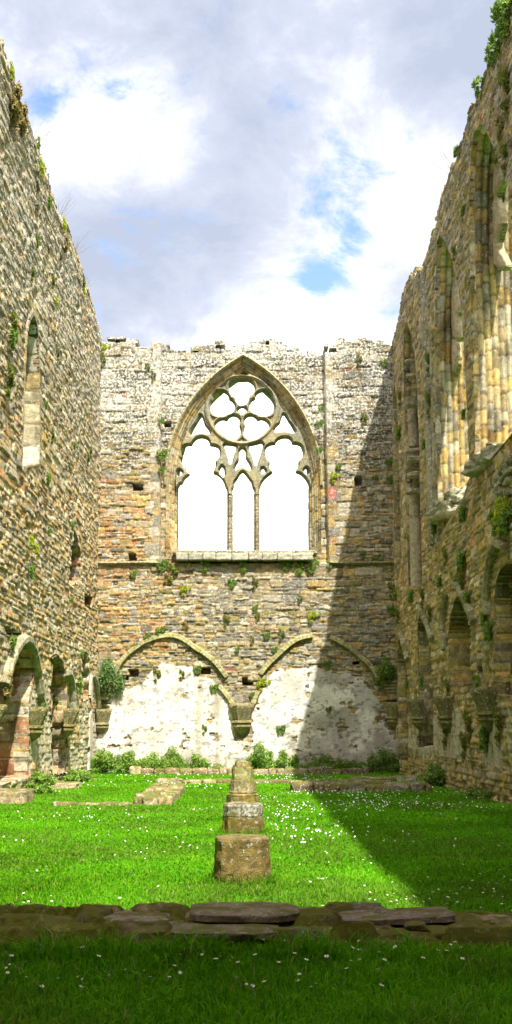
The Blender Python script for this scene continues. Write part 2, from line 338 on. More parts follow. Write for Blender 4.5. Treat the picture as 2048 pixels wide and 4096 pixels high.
# ================================================================= END WALL
def build_back():
    root = empty('ruined_wall', (0, YB, 0), 'tall ruined stone end wall with the big traceried pointed window open to the sky', 'wall', 'ruined refectory walls')
    st = .03; u = np.arange(-XW-.25, XW+.25, st); w = np.arange(-.15, 15.2, st); U, W = np.meshgrid(u, w)
    H, C, pr, uc, wc, sr = rubble(U, W, 11, .112, .235, .055, .022, zone=zoneB)
    H2, C2, p2, *_ = rubble(U, W, 12, .19, .42, .055, .025, zone=zoneB)
    big = ss(.53, .58, fbm(U*.35+3, W*.45, 31, 3)+.10*ss(5.0, 6.5, W)*ss(7.3, 6.9, W)+.06*ss(12.5, 13.5, W))
    D = H*(1-big)+H2*big; C = C*(1-big[..., None])+C2*big[..., None]
    lich = .05+.36*ss(9.5, 13.0, W)+.10*ss(4, 6.5, W); lich = lich*(.3+1.4*fbm(U*.8, W*.8, 77, 3))
    C = C*(.95-.33*ss(8.5, 12, W))[..., None]
    # dressed quoins beside the recessed window bay
    uL, uR = -2.98, 2.82-(W-7.1)/7.3*.10
    A, CA, pa, ua, wa, sa = rubble(U, W, 13, .30, 3.0, .010, .02, zone=lambda a, b: W8(len(a), beige=1, ochre=.9*ss(12, 8, b)+.1, orange=.25*ss(10, 8, b), pale=.7, grey=.5), warp=.15, jit=.3)
    ql = .22+.30*sa[..., 0]; q = ((U > uL-ql) & (U < uL+.0)) | ((U < uR+ql) & (U > uR-.0))
    q = q & (W > 7.15)
    D = np.where(q, .03+A, D); C = np.where(q[..., None], CA*.8, C)
    red = (np.abs(U-pb(1327, 1975)[0]) < .16) & (np.abs(W-pb(1327, 1975)[1]) < .2); C = np.where(red[..., None], np.array([.42, .16, .11]), C)
    # window bay lies back from the flanks and the lower wall
    rec = ss(-.02, .02, U-uL)*ss(.02, -.02, U-uR)*ss(7.10, 7.16, W); D = D-.26*rec
    # openings and sockets
    spr = pb(970, 1928)[1]; rise = pb(970, 1466)[1]-spr; ap = archpath(pb(973, 1900)[0], 2.32, spr, (rise**2-2.32**2)/4.64, pb(970, 2215)[1]); out = ap(.37)
    S, NU, NW = polydist(out, U, W)
    for (x, y, a, b) in [(669, 1691, .10, .08), (551, 1951, .15, .10), (529, 2230, .11, .12), (535, 2692, .14, .10), (824, 2683, .14, .09), (1434, 1926, .12, .12), (980, 2722, .08, .08), (497, 2712, .12, .07), (1425, 2652, .10, .05), (990, 2735, .16, .05)]:
        cu, cw = pb(x, y); m = (np.abs(U-cu) < a*(1+.3*vn(W*9, U*2, 5))) & (np.abs(W-cw) < b*(1+.3*vn(U*9, W, 6))); D = np.where(m, D-.45, D)
    # plaster under the blind arches
    def arcmask(pts): 
        P = np.array([pb(*p) for p in pts]); s, _, _ = polydist(P, U, W); return s
    n1 = fbm(U*1.3, W*1.6, 55, 4)-.5; n2 = fbm(U*6, W*8, 56, 3)-.5
    sl = arcmask([(380, 3110), (382, 2960), (420, 2900), (455, 2800), (475, 2760), (520, 2755), (560, 2748), (600, 2690), (650, 2665), (775, 2660), (790, 2700), (880, 2735), (925, 2830), (935, 2960), (1005, 2960), (1015, 2830), (1060, 2730), (1100, 2690), (1230, 2665), (1250, 3110)])
    srr = arcmask([(1230, 3110), (1230, 2665), (1300, 2670), (1400, 2690), (1450, 2720), (1500, 2790), (1545, 2840), (1555, 2940), (1590, 2960), (1590, 3100), (1400, 3100)])
    def pl(s): return ss(.02, -.03, s+n1*.30+n2*.22)
    P1, P2 = pl(sl), pl(srr); up = fbm(U*2.5+9, W*3.5, 88, 4)
    hole = ss(.715, .75, up+.03*ss(2.2, .6, W)+.07*np.exp(-((U-1.75)/.45)**2)*ss(1.9, 2.6, W))
    P = np.maximum(P1, P2)*(1-hole); 
    streak = np.exp(-((U-pb(795, 2800)[0])/.14)**2)+.7*np.exp(-((U-pb(868, 2800)[0])/.12)**2)+.5*np.exp(-((U-pb(715, 2800)[0])/.08)**2)
    streak = streak*ss(.3, .7, fbm(U*5, W*.6, 61, 3)+.2)
    dirt = np.clip(.55*streak+.35*ss(.5, .62, fbm(U*2, W*2, 62, 5))+.4*ss(.9, .3, W), 0, .9)
    PC = np.array([.72, .69, .62])[None, None]*(1-dirt[..., None])+np.array([.33, .28, .19])*dirt[..., None]
    fleck = ss(.63, .70, fbm(U*7, W*11, 63, 3)); PC = PC*(1-.45*fleck[..., None])*(.72+.5*fbm(U*2.2, W*2.6, 67, 5))[..., None]
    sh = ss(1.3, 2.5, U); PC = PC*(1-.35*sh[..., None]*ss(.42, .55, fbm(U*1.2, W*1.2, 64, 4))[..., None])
    D = D*(1-P)+(.055+.02*fbm(U*3, W*3, 65, 3)+.014*fbm(U*12, W*12, 66, 3))*P; 
    # keep-out
    top = np.array([pb(*p) for p in [(380, 1372), (440, 1362), (505, 1362), (560, 1378), (640, 1380), (760, 1380), (830, 1374), (900, 1368), (960, 1362), (1000, 1358), (1050, 1352), (1098, 1358), (1104, 1377), (1166, 1374), (1170, 1397), (1288, 1396), (1294, 1378), (1330, 1362), (1450, 1360), (1520, 1374), (1600, 1384)]])
    tp = np.interp(uc, top[:, 0], top[:, 1]); ctr = lambda a: (a[:-1, :-1]+a[1:, 1:])/2
    keep = (wc+(sr[..., 0]-.5)*.32 < tp)[:-1, :-1]&(W[:-1, :-1] < np.interp(U[:-1, :-1], top[:, 0], top[:, 1])+.16)
    keep &= ctr(S) > 0
    C4 = np.concatenate([C, lich[..., None]], 2); PC4 = np.concatenate([PC, np.full(PC.shape[:2]+(1,), .12)], 2)
    pc = ctr(P) > .5
    # blend colour at plaster rims
    field('masonry', mapB, U, W, D, C4, keep & ~pc, M_RUB, root, skirt=1.2, holes=[(S, NU, NW)], step=st, back=False)
    left = ctr(U) < pb(975, 2900)[0]
    tag(field('plaster', mapB, U, W, D, PC4, keep & pc & left, M_PLA, root), 'sunlit white plaster under the left blind arch')
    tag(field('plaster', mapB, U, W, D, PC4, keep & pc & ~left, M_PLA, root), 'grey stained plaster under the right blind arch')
    # outer face
    Uo, Wo = np.meshgrid(np.arange(-XW-1.3, XW+1.3, .12), np.arange(-.15, 14.5, .12)); So, nu, nw = polydist(ap(.02), Uo, Wo)
    Ho, Co, *_ = rubble(Uo, Wo, 19, .2, .4, .03, .05, zone=zoneB)
    field('outer_masonry', lambda a, b, d: mapB(a, b, -1.25-d), Uo, Wo, Ho, np.concatenate([Co, Co[..., :1]*0+.3], 2), ctr(So) > 0, M_RUB, root, holes=[(So, nu, nw)], step=.12)
    # --- window: moulded lining, tracery, mullions, sill
    def pr_(t):
        x = np.clip(t/.42, 0, 1); base = -.37*(1-x)
        rolls = .026*np.abs(np.sin(x*math.pi*5))**.7*(x < 1)
        return base+rolls*(x > .12)
    win = reveal('window', mapB, ap, 1.20, pr_, M_ASH, root, seed=5, block=.42, orders=(.10, .20, .30, .42), pal=ASHPAL, d0=-.20, dt=.0105, lich=.1)
    tag(win, 'pointed arch of honey coloured mouldings round the open window')
    hood = ap(.40); k = hood[:, 1] > pb(970, 1940)[1]; hp = hood[k]
    V = mapB(hp[:, 0], hp[:, 1], np.full(len(hp), -.22))
    sweep('hood_mould', V, [(-.05, 0), (-.05, .07), (0, .11), (.05, .05), (.05, 0)], M_ASH, win, (.34, .29, .15), up=(0, -1, 0), block=.6, seed=3)
    # tracery from the photo (pixel = 600+z/1.61, 1350+z/1.61)
    zz = lambda x, y: pb(600+x/1.61, 1350+y/1.61, YB+.5)
    def poly(pts, it=2): return smoothpoly([zz(*p) for p in pts], it)
    def circ(cx, cy, r, n=28):
        a = np.linspace(0, 2*math.pi, n, endpoint=False); return np.array([zz(cx+r*math.cos(t), cy+r*math.sin(t)) for t in a])
    groups = []
    z2 = lambda pts, it=1: poly([((700+x/2.342-600)*1.61, (1400+y/2.342-1350)*1.61) for x, y in pts], it)
    UL = [(450, 618), (400, 615), (355, 595), (335, 550), (340, 500), (365, 470), (362, 430), (380, 400), (420, 388), (460, 395), (495, 420), (502, 465), (530, 475), (555, 510), (555, 550), (530, 585), (480, 600)]
    LW = [(380, 720), (385, 690), (410, 665), (450, 650), (490, 664), (510, 630), (550, 615), (590, 630), (608, 670), (592, 705), (605, 735), (610, 780), (590, 820), (545, 840), (500, 830), (450, 790), (400, 750)]
    for P in ([(625, 518), (600, 505), (575, 480), (564, 435), (530, 415), (512, 385), (510, 340), (530, 305), (560, 290), (600, 294), (650, 292), (690, 288), (720, 305), (740, 340), (738, 385), (720, 408), (690, 430), (685, 470), (660, 498)],
              UL, [(1258-x, y-3) for x, y in UL], LW, [(1258-x, y) for x, y in LW],
              [(628, 602), (615, 580), (588, 570), (603, 550), (630, 533), (660, 550), (667, 572), (645, 588)],
              [(238, 600), (225, 640), (208, 672), (198, 695), (165, 730), (140, 795), (180, 790), (240, 768), (290, 780), (328, 782), (310, 745), (270, 700), (262, 660)],
              [(1020, 596), (1003, 640), (990, 685), (950, 720), (930, 762), (970, 765), (1015, 750), (1060, 765), (1122, 777), (1110, 740), (1080, 690), (1055, 670), (1048, 640)],
              [(458, 888), (520, 892), (578, 905), (545, 980), (520, 1080), (500, 1010), (480, 940)], [(684, 900), (750, 888), (828, 868), (800, 960), (785, 1010), (755, 1095), (735, 1010)],
              [(630, 920), (656, 945), (655, 1010), (670, 1035), (700, 1085), (708, 1122), (670, 1105), (632, 1088), (600, 1100), (562, 1126), (575, 1080), (605, 1035), (605, 1000), (605, 950)]):
        groups.append([z2(P)])
    groups.append([z2([(620, 190), (573, 229), (600, 226), (672, 229)], 0)])
    groups.append([poly([(535, 1420), (535, 1005), (532, 985), (545, 965), (546, 935), (565, 915), (580, 885), (597, 868), (614, 885), (632, 912), (650, 935), (654, 965), (668, 985), (667, 1005), (667, 1420)], 1)])
    LL = [(172, 1420), (170, 1000), (178, 975), (196, 950), (214, 940), (222, 915), (258, 884), (262, 876), (240, 862), (232, 838), (240, 806), (222, 790), (208, 770), (204, 730), (220, 702), (250, 696), (274, 698), (278, 680), (298, 655), (330, 645), (362, 652), (378, 670), (382, 698), (414, 700), (440, 712), (448, 745), (440, 772), (414, 796), (420, 825), (402, 866), (406, 876), (440, 890), (470, 925), (480, 960), (496, 990), (496, 1420)]
    groups.append([poly(LL, 1)])
    RR = [(708, 1420), (708, 990), (714, 960), (730, 925), (760, 895), (796, 870), (792, 858), (770, 835), (780, 800), (756, 782), (744, 745), (748, 712), (775, 692), (812, 690), (816, 668), (845, 650), (880, 646), (906, 660), (912, 688), (945, 688), (975, 704), (984, 740), (976, 775), (950, 790), (952, 830), (934, 858), (936, 870), (975, 885), (1008, 925), (1024, 965), (1036, 1000), (1040, 1420)]
    groups.append([poly(RR, 1)])
    for t in ([(182, 850), (178, 892), (212, 874)], [(470, 822), (444, 866), (480, 905)], [(724, 838), (716, 876), (745, 868)], [(1012, 836), (988, 862), (1020, 884)], [(196, 945), (190, 962), (206, 948)],
              [(196, 775), (214, 785), (230, 812), (226, 838), (210, 815)]):
        groups.append([poly(t, 1)])
    st2 = .0125; a0 = zz(130, 1010); a1 = zz(1090, 150)
    Ut, Wt = np.meshgrid(np.arange(a0[0], a1[0], st2), np.arange(a0[1], a1[1], st2)); f = np.full(Ut.shape, 9.0)
    for g in groups:
        for p in g: f = np.minimum(f, polydist(p, Ut, Wt)[0])
    sa, _, _ = polydist(ap(.05), Ut, Wt); f = f-.017-.010*(fbm(Ut*9, Wt*9, 3, 3)-.4)
    kc = ((f[:-1, :-1]+f[1:, 1:]+f[1:, :-1]+f[:-1, 1:])/4 > 0) & (sa[:-1, :-1] < 0)
    gy, gx = np.gradient(f, st2); m = (f < st2) & (f > -st2*1.6); Ut2 = np.where(m & (f < 0), Ut-f*gx, Ut); Wt2 = np.where(m & (f < 0), Wt-f*gy, Wt)
    fp = np.clip(f, 0, .2); th = .085+.07*np.clip(fp/.03, 0, 1)+.07*np.clip((fp-.04)/.02, 0, 1)
    c0 = zz((700+628/2.342-600)*1.61, (1400+565/2.342-1350)*1.61); rr = np.hypot(Ut-c0[0], Wt-c0[1]); R0 = zz((700+953/2.342-600)*1.61, 400)[0]-zz((700+628/2.342-600)*1.61, 400)[0]
    th = th+.07*np.exp(-((rr-R0)/.05)**2)*(f > .01)-.09*ss(R0+.07, R0+.12, rr)*ss(.05, .09, f)*(Wt > c0[1]-.5*R0)-.08*ss(R0-.07, R0-.12, rr)*ss(.085, .12, f); th = np.maximum(th, .04)
    tc = np.array([.225, .215, .145])*(.7+.6*fbm(Ut*2.5, Wt*2.5, 41, 4))[..., None]; gsel = ss(.5, .62, fbm(Ut*1.1+4, Wt*1.1, 42, 3))[..., None]; tc = tc*(1-gsel)+np.array([.26, .225, .13])*gsel*(.8+.4*vn(Ut*5, Wt*5, 2))[..., None]
    tc4 = np.concatenate([tc, np.full(tc.shape[:2]+(1,), .05)], 2)
    n = Ut.size; ids = np.arange(n).reshape(Ut.shape); q = np.stack([ids[:-1, :-1], ids[:-1, 1:], ids[1:, 1:], ids[1:, :-1]], -1)[kc]
    pad = np.zeros((Ut.shape[0]+1, Ut.shape[1]+1), bool); pad[1:-1, 1:-1] = kc; E = []
    r_, c_ = np.nonzero(pad[1:-1, :-1] != pad[1:-1, 1:]); E.append(np.stack([ids[r_, c_], ids[r_+1, c_]], 1))
    r_, c_ = np.nonzero(pad[:-1, 1:-1] != pad[1:, 1:-1]); E.append(np.stack([ids[r_, c_], ids[r_, c_+1]], 1)); E = np.concatenate(E)
    V = np.vstack([mapB(Ut2.ravel(), Wt2.ravel(), (-.62+th).ravel()), mapB(Ut2.ravel(), Wt2.ravel(), (-.62-th).ravel())])
    faces = [q, q+n, np.stack([E[:, 0], E[:, 1], E[:, 1]+n, E[:, 0]+n], 1)]; used = np.unique(np.concatenate([x.ravel() for x in faces])); rm = np.zeros(2*n, int); rm[used] = np.arange(len(used))
    mesh('tracery', V[used], [rm[x] for x in faces], M_ASH, win, np.tile(tc4.reshape(-1, 4), (2, 1))[used])
    for zx in (515, 687.5):
        a = zz(zx, 1012); b = zz(zx, 1385); y0 = YB+.62
        pts = [(a[0], y0, z) for z in np.linspace(b[1]-.05, a[1]+.02, 40)]
        sweep('mullion', pts, [(-.105, -.06), (-.105, .06), (-.05, .13), (-.03, .19), (.03, .19), (.05, .13), (.105, .06), (.105, -.06), (.04, -.18), (-.04, -.18)], M_ASH, win, (.25, .22, .14), up=(0, -1, 0), seed=int(zx), block=1.3)
    # sill: sloping slab and a row of pale blocks
    sp = []; rng = np.random.default_rng(8); x = pb(690, 2215)[0]; zt = pb(970, 2205)[1]; k = 0
    while x < pb(1262, 2215)[0]:
        l = rng.uniform(.5, .95); sp.append(rock(None, x+l/2, YB+.45, zt-.10, l-.012, 1.1, .11+rng.uniform(0, .02), M_ASH, None, np.array([.27, .255, .13])*rng.uniform(.8, 1.1), seed=k, rnd=.12, rough=.05, lich=.25)); x += l; k += 1
    v, fq, c = join(sp); mesh('sill', v, [fq], M_ASH, win, c)
    sp = []; x = pb(705, 2230)[0]; zb = pb(970, 2245)[1]
    while x < pb(1192, 2230)[0]:
        l = rng.uniform(.35, .85); sp.append(rock(None, x+l/2, YB-.06, zb, l-.01, .5, zt-.10-zb, M_ASH, None, np.array([.40, .375, .28])*rng.uniform(.7, 1.1), seed=k, rnd=.10, rough=.05, lich=.25)); x += l; k += 1
    v, fq, c = join(sp); mesh('sill_course', v, [fq], M_ASH, win, c)
    # string course at the foot of the flanks
    for x0, x1 in ((-5.08, pb(640, 2250)[0]), (pb(1318, 2250)[0], 5.05)):
        z = pb(500, 2254)[1]; pts = [(x, YB-.24*0-.03, z+.01*math.sin(x*3)) for x in np.linspace(x0, x1, 60)]
        sweep('string_course', pts, [(-.06, 0), (-.06, .10), (.0, .15), (.05, .09), (.05, 0)], M_RUB, root, (.27, .24, .12), up=(0, -1, 0), block=.7, seed=int(abs(x0)*9))
    # blind arch ribs
    ribs = [([(452, 2725), (463, 2690), (481, 2652), (510, 2618), (541, 2594), (575, 2570), (606, 2557), (640, 2546), (675, 2542), (702, 2545), (723, 2552), (755, 2572), (784, 2594), (815, 2612), (844, 2634), (870, 2660), (900, 2700), (906, 2708)], 'long mossy stone rib of the left blind arch'),
            ([(876, 2745), (890, 2760), (905, 2778), (920, 2800), (936, 2830)], 'short broken foot of the left blind arch rib'),
            ([(1012, 2820), (1018, 2800), (1026, 2780), (1034, 2765)], None),
            ([(1042, 2698), (1060, 2672), (1080, 2650), (1104, 2628), (1135, 2598), (1165, 2572), (1193, 2556), (1220, 2548), (1249, 2544)], None),
            ([(1318, 2548), (1345, 2560), (1383, 2582), (1412, 2602), (1439, 2627), (1464, 2648), (1484, 2668), (1500, 2692), (1512, 2720)], 'shaded stone rib of the right blind arch')]
    for pts, lab in ribs:
        P = np.array([pb(*p) for p in pts]); P = resample(P, .06, False); P3 = mapB(P[:, 0], P[:, 1], np.full(len(P), .02))
        o = sweep('rib', P3, [(-.10, 0), (-.10, .05), (-.05, .12), (.06, .16), (.09, .10), (.09, 0)], M_RUB, root, (.30, .275, .12), up=(0, -1, 0), block=.55, seed=len(pts))
        if lab: o['label'] = lab
    corbel(root, mapB, *pb(967, 2816), seed=1, lab='bracket hanging between the two blind arches', s=1.05)
    corbel(root, mapB, *pb(408, 2838), seed=2, lab=None, s=.85)
    corbel(root, mapB, *pb(1575, 2810), seed=3, lab=None, s=.9)
    # rough springing masonry above the corner brackets
    for i, (x0, y0, x1, y1) in enumerate([(392, 2700, 470, 2800), (1520, 2730, 1590, 2800)]):
        sp = []; a = pb(x0, y1); b = pb(x1, y0); rng = np.random.default_rng(40+i); z = a[1]
        while z < b[1]:
            h = rng.uniform(.08, .14); f = (z-a[1])/(b[1]-a[1]); wd = (b[0]-a[0])*(.55+.45*f); x = a[0] if i == 0 else b[0]-wd
            sp.append(rock(None, x+wd/2, YB-.08, z, wd, .45*(.6+.4*f), h, None, None, np.array([.32, .27, .14])*rng.uniform(.7, 1.2), seed=i*20+len(sp), rnd=.4, rough=.14)); z += h*.95
        v, fq, c = join(sp); mesh('springer', v, [fq], M_RUB, root, c)
    return root
def corbel(root, mp, u, w, seed=0, lab=None, s=1.0, name='corbel', col=(.32, .27, .13)):
    rings = [(.0, .42), (-.06, .44), (-.12, .43), (-.30, .36), (-.52, .27), (-.54, .34), (-.60, .35), (-.63, .28), (-.66, .28), (-.68, .32), (-.73, .32), (-.78, .25), (-.86, .20), (-.96, .09), (-1.0, .02)]
    th = np.linspace(0, math.pi, 25); oc = np.cos(np.mod(th+math.pi/8, math.pi/4)-math.pi/8)
    V, C = [], []; rng = np.random.default_rng(seed)
    for k, (dw, r) in enumerate(rings):
        rr = r*s*math.cos(math.pi/8)/oc*.98
        for i, t in enumerate(th):
            V.append((u+rr[i]*math.cos(t)+.008*rng.normal(), w+dw*s, max(rr[i]*math.sin(t)*1.15, -.05)+.03+.006*rng.normal()))
            C.append((*(np.array(col)*rng.uniform(.8, 1.15)*(1.0 if dw < -.3 else .9)), .2))
    V = np.array(V); n = len(th); f = gridfaces(len(rings), n); tc = len(V); V = np.vstack([V, [[u, w+.02, .02]]]); C.append((*col, .2))
    cap = np.array([[tc, i, i+1] for i in range(n-1)]); 
    o = mesh(name, mp(V[:, 0], V[:, 1], V[:, 2]), [f, cap], M_STU, root, np.array(C), smooth=False)
    if lab: o['label'] = lab
    return o
# ================================================================= SIDE WALLS
def side_wall(mp, side, label, seed, zone, mat, top, opens, holes, extra):
    root = empty('ruined_wall', ((-XW if side == 'L' else XW), 18, 0), label, 'wall', 'ruined refectory walls')
    st = .03; y0 = 16.5; u = np.arange(y0, YB+.09, st); w = np.arange(-.15, 16.6, st); U, W = np.meshgrid(u, w); ctr = lambda a: (a[:-1, :-1]+a[1:, 1:])/2
    amp = .040 if side == 'L' else .05
    H, C, pr, uc, wc, sr = rubble(U, W, seed, .105, .22, amp, .022, zone=zone, warp=.45, vj=.8, fine=.020, lip=.020)
    H2, C2, *_ = rubble(U, W, seed+1, .17, .34, amp*1.1, .025, zone=zone, warp=.5, vj=.9, fine=.02, lip=.015)
    big = ss(.57, .62, fbm(U*.6+3, W*.7, seed+31, 3)); D = H*(1-big)+H2*big; C = C*(1-big[..., None])+C2*big[..., None]
    D = D+.10*(fbm(U*.3, W*.3, seed+5, 2)-.5)+.05*np.clip(fbm(U*2.2, W*2.6, seed+8, 4)-.62, 0, 1)*-5
    C = C*(np.array([1.30, 1.26, 1.14]) if side == 'L' else np.array([1.38, 1.30, 1.2]))
    lich = (.08+.30*ss(7, 13, W))*(.4+1.1*fbm(U*.7, W*.7, seed+77, 3))*(1.0 if side == 'L' else .5)
    if side == 'R':    # remains of plaster low down, olive growth
        pm = ss(.52, .60, fbm(U*.9, W*.8, 91, 4)+.12*ss(2.6, .8, W))*ss(2.6, 1.8, W)*ss(.45, .9, W); D = D*(1-.75*pm)+.05*pm
        C = C*(1-pm[..., None])+np.array([.50, .45, .33])*pm[..., None]*(.75+.5*fbm(U*5, W*2, 92, 3))[..., None]
    else:
        pm = ss(.50, .60, fbm(U*.9, W*.8, 93, 4))*ss(3.2, 2.2, W); C = C*(1-.6*pm[..., None])+np.array([.60, .54, .42])*.6*pm[..., None]; D = D*(1-.35*pm)
    for (sx, sy, a, b) in holes:
        cu, cw = ps(sx, sy); m = (np.abs(U-cu) < a*(1+.4*vn(W*9, U*2, 5))) & (np.abs(W-cw) < b*(1+.3*vn(U*9, W, 6))); D = np.where(m, D-.45, D)
    for o in opens:
        if o['kind'] == 'hole':
            Q = resample(o['P'], .16)[:-1]; rj = np.random.default_rng(int(Q[0, 0]*100)); Q[:, 0] += rj.uniform(-.13, .13, len(Q)); Q[:, 1] += rj.uniform(-.04, .04, len(Q)); o['P'] = Q
    hl = []; keep = np.ones((U.shape[0]-1, U.shape[1]-1), bool)
    for o in opens:
        S, NU, NW = polydist(o['P'], U, W); 
        if o.get('rag'): S = S+.12*(vn(U*5, W*8, 4)-.5)
        keep &= ctr(S) > 0
        if not o.get('rag'): hl.append((S, NU, NW))
        if o.get('quoin'):
            A, CA, pa, ua, wa, sa = rubble(U, W, seed+13, .34, 3.0, .012, .02, zone=lambda a, b: W8(len(a), beige=1, ochre=.3, pale=.5, grey=.4, olive=.5 if side == 'R' else .1), warp=.15, jit=.3)
            q = (S < o['quoin']*(.55+.75*sa[..., 0])) & (W > o['P'][:, 1].min()-.1); D = np.where(q, .05+A, D); C = np.where(q[..., None], CA, C); lich = np.where(q, .15, lich)
    tpf = np.array([ps(*p) for p in top]); tpf = tpf[np.argsort(tpf[:, 0])]
    keep &= (wc+(sr[..., 0]-.5)*.12 < np.interp(uc, tpf[:, 0], tpf[:, 1]))[:-1, :-1]
    C4 = np.concatenate([C, lich[..., None]], 2)
    field('masonry', mp, U, W, D, C4, keep, mat, root, skirt=1.5 if side == 'L' else 1.0, holes=hl, step=st)
    # stretch of the wall nearer the camera, coarser
    st2 = .07; Un, Wn = np.meshgrid(np.arange(-2.4, y0+.02, st2), np.arange(-.15, 16.0, st2)); Hn, Cn, pn, un, wn, sn = rubble(Un, Wn, seed+2, .14, .34, amp*.8, .06, zone=zone)
    keepn = (wn+(sn[..., 0]-.5)*.12 < extra)[:-1, :-1]
    field('near_masonry', mp, Un, Wn, Hn, np.concatenate([Cn, Cn[..., :1]*0+.3], 2), keepn, mat, root, skirt=1.5, step=st2)
    for i, o in enumerate(opens):
        path = polypath(o['P'], .05, True); kind = o['kind']; dep = o['depth']
        if kind == 'window':
            rv = reveal('window', mp, path, dep, o['prof'], M_ASH, root, seed=seed+i, block=.42, orders=o['orders'], pal=o.get('pal', ASHPAL), grv=.028, dt=.014, lich=.08, d0=.05)
        elif kind == 'niche':
            rv = reveal('niche', mp, path, dep, lambda t: .0*t, M_ASH if o.get('ash') else mat, root, seed=seed+i, block=.36, orders=(.35,), pal=o.get('pal', GREENPAL), rub=None if o.get('ash') else zoneN, dt=.04, d0=.05)
        else:
            rv = reveal('robbed_hole', mp, path, dep, lambda t: .10*np.sin(t*5), mat, root, seed=seed+i, rub=zoneN, dt=.035, d0=.04)
        if o.get('label'): rv['label'] = o['label']
        o['obj'] = rv
        if kind != 'window' or o.get('blind'):
            P = o['P']; a, b = P.min(0)-.1, P.max(0)+.1; Ub, Wb = np.meshgrid(np.arange(a[0], b[0], .035), np.arange(a[1], b[1], .035))
            Hb, Cb, *_ = rubble(Ub, Wb, seed+50+i, .14, .26, .07, .04, zone=zoneN); 
            if o.get('plast'): Hb = Hb*.3; Cb = Cb*.3+np.array([.5, .44, .3])*.7
            field('back_masonry', lambda x, y, d, dep=dep: mp(x, y, d-dep), Ub, Wb, Hb, np.concatenate([Cb, Cb[..., :1]*0+.1], 2), np.ones((Ub.shape[0]-1, Ub.shape[1]-1), bool), mat, rv)
    return root
def PP(pts, extra=(), it=0):
    P = [ps(*p) for p in pts]+[tuple(e) for e in extra]; return smoothpoly(P, it) if it else np.array(P)
def build_left():
    top = [(-200, -340), (0, 150), (23, 236), (56, 347), (81, 423), (121, 544), (146, 585), (187, 701), (202, 756), (222, 837), (250, 873), (283, 958), (313, 1049), (343, 1140), (374, 1231), (397, 1332), (401, 1350)]
    pf = lambda t: .10*t+.02*np.abs(np.sin(t*9))
    opens = [dict(kind='window', P=PP([(80, 1870), (86, 1700), (92, 1500), (97, 1400), (102, 1330), (112, 1282), (127, 1258), (137, 1290), (143, 1350), (149, 1500), (150, 1700), (148, 1850)]), depth=1.3, prof=lambda t: .06*t, orders=(.45,), quoin=.10, label='narrow pointed window high in the sunlit wall', pal=np.array([[.50, .43, .27], [.56, .52, .42], [.48, .36, .17], [.56, .50, .38]])),
             dict(kind='niche', P=PP([(106, 3105), (106, 2800), (122, 2745), (130, 2690), (122, 2620), (104, 2578), (82, 2560), (60, 2578), (38, 2630), (18, 2700)], [(21.2, 2.2), (21.15, .3)]), depth=.85, ash=True, label='arched recess with orange dressed stones in its jamb', pal=np.array([[.46, .27, .12], [.50, .33, .16], [.52, .40, .24], [.44, .22, .10], [.50, .45, .33]])),
             dict(kind='hole', P=PP([(205, 3100), (200, 2900), (202, 2750), (203, 2625), (222, 2612), (248, 2640), (258, 2700), (264, 2780), (262, 2900), (268, 3000), (268, 3095)]), depth=1.2, label='tall rough hole where the facing stones were robbed'),
             dict(kind='hole', P=PP([(322, 2700), (321, 2612), (345, 2606), (352, 2690), (354, 2800), (328, 2812)]), depth=1.2),
             dict(kind='hole', P=PP([(288, 2120), (302, 2132), (310, 2180), (320, 2220), (316, 2290), (318, 2345), (270, 2340), (270, 2280), (279, 2200)]), depth=1.3, label='long ragged crack with stones missing'),
             dict(kind='niche', P=PP([(330, 2425), (331, 2362), (368, 2385), (362, 2436)]), depth=.5)]
    holes = [(52, 500, .35, .35), (148, 815, .16, .4), (150, 860, .15, .2), (241, 1082, .15, .35), (99, 990, .1, .15), (311, 1260, .2, .35), (198, 1020, .1, .1), (60, 2540, .9, .06)]
    root = side_wall(mapL, 'L', 'sunlit long ruined stone wall on the left with a narrow pointed window', 211, zoneL, M_RUB, top, opens, holes, 15.4)
    for i, (yy, z, lab) in enumerate([(21.0, 1.95, 'nearest bracket on the sunlit wall, thick with moss'), (25.4, 1.98, None), (30.1, 2.02, 'bracket beside the white plaster strip')]):
        corbel(root, mapL, yy, z, seed=20+i, lab=lab, s=.82, col=(.30, .25, .10))
    # arch rib over the recess and the stubs of its neighbours
    for pts, s in (([(4, 2740), (12, 2700), (28, 2640), (48, 2595), (66, 2568), (84, 2556), (102, 2564), (118, 2592), (130, 2640), (140, 2700), (146, 2770), (158, 2830)], 1), ([(262, 2690), (272, 2715), (278, 2760), (281, 2830)], 2), ([(361, 2700), (372, 2730), (380, 2790), (384, 2850)], 3)):
        P = resample([ps(*p) for p in pts], .07, False); P3 = mapL(P[:, 0], P[:, 1], np.full(len(P), .03))
        sweep('rib', P3, [(-.11, -.05), (-.11, .08), (-.05, .16), (.05, .16), (.10, .08), (.10, -.05)], M_RUB, root, (.36, .33, .20), up=(1, 0, 0), block=.6, seed=s)
    # strip of white plaster near the corner
    u, w = np.meshgrid(np.arange(34.0, 35.6, .03), np.arange(.15, 3.2, .03)); D = .085+.03*fbm(u*3, w*3, 4, 3); C = np.array([.50, .46, .37])*(.8+.4*fbm(u*6, w*3, 5, 4))[..., None]
    Z = fbm(u*2, w*1.4, 6, 3)*.5; cc = lambda a: (a[:-1, :-1]+a[1:, 1:])/2
    field('plaster', mapL, u, w, D, np.concatenate([C, C[..., :1]*0+.15], 2), cc(np.abs(u-34.8)+Z*1.6+w*.08) < .78, M_PLA, root, skirt=-.02, back=False)
    return root
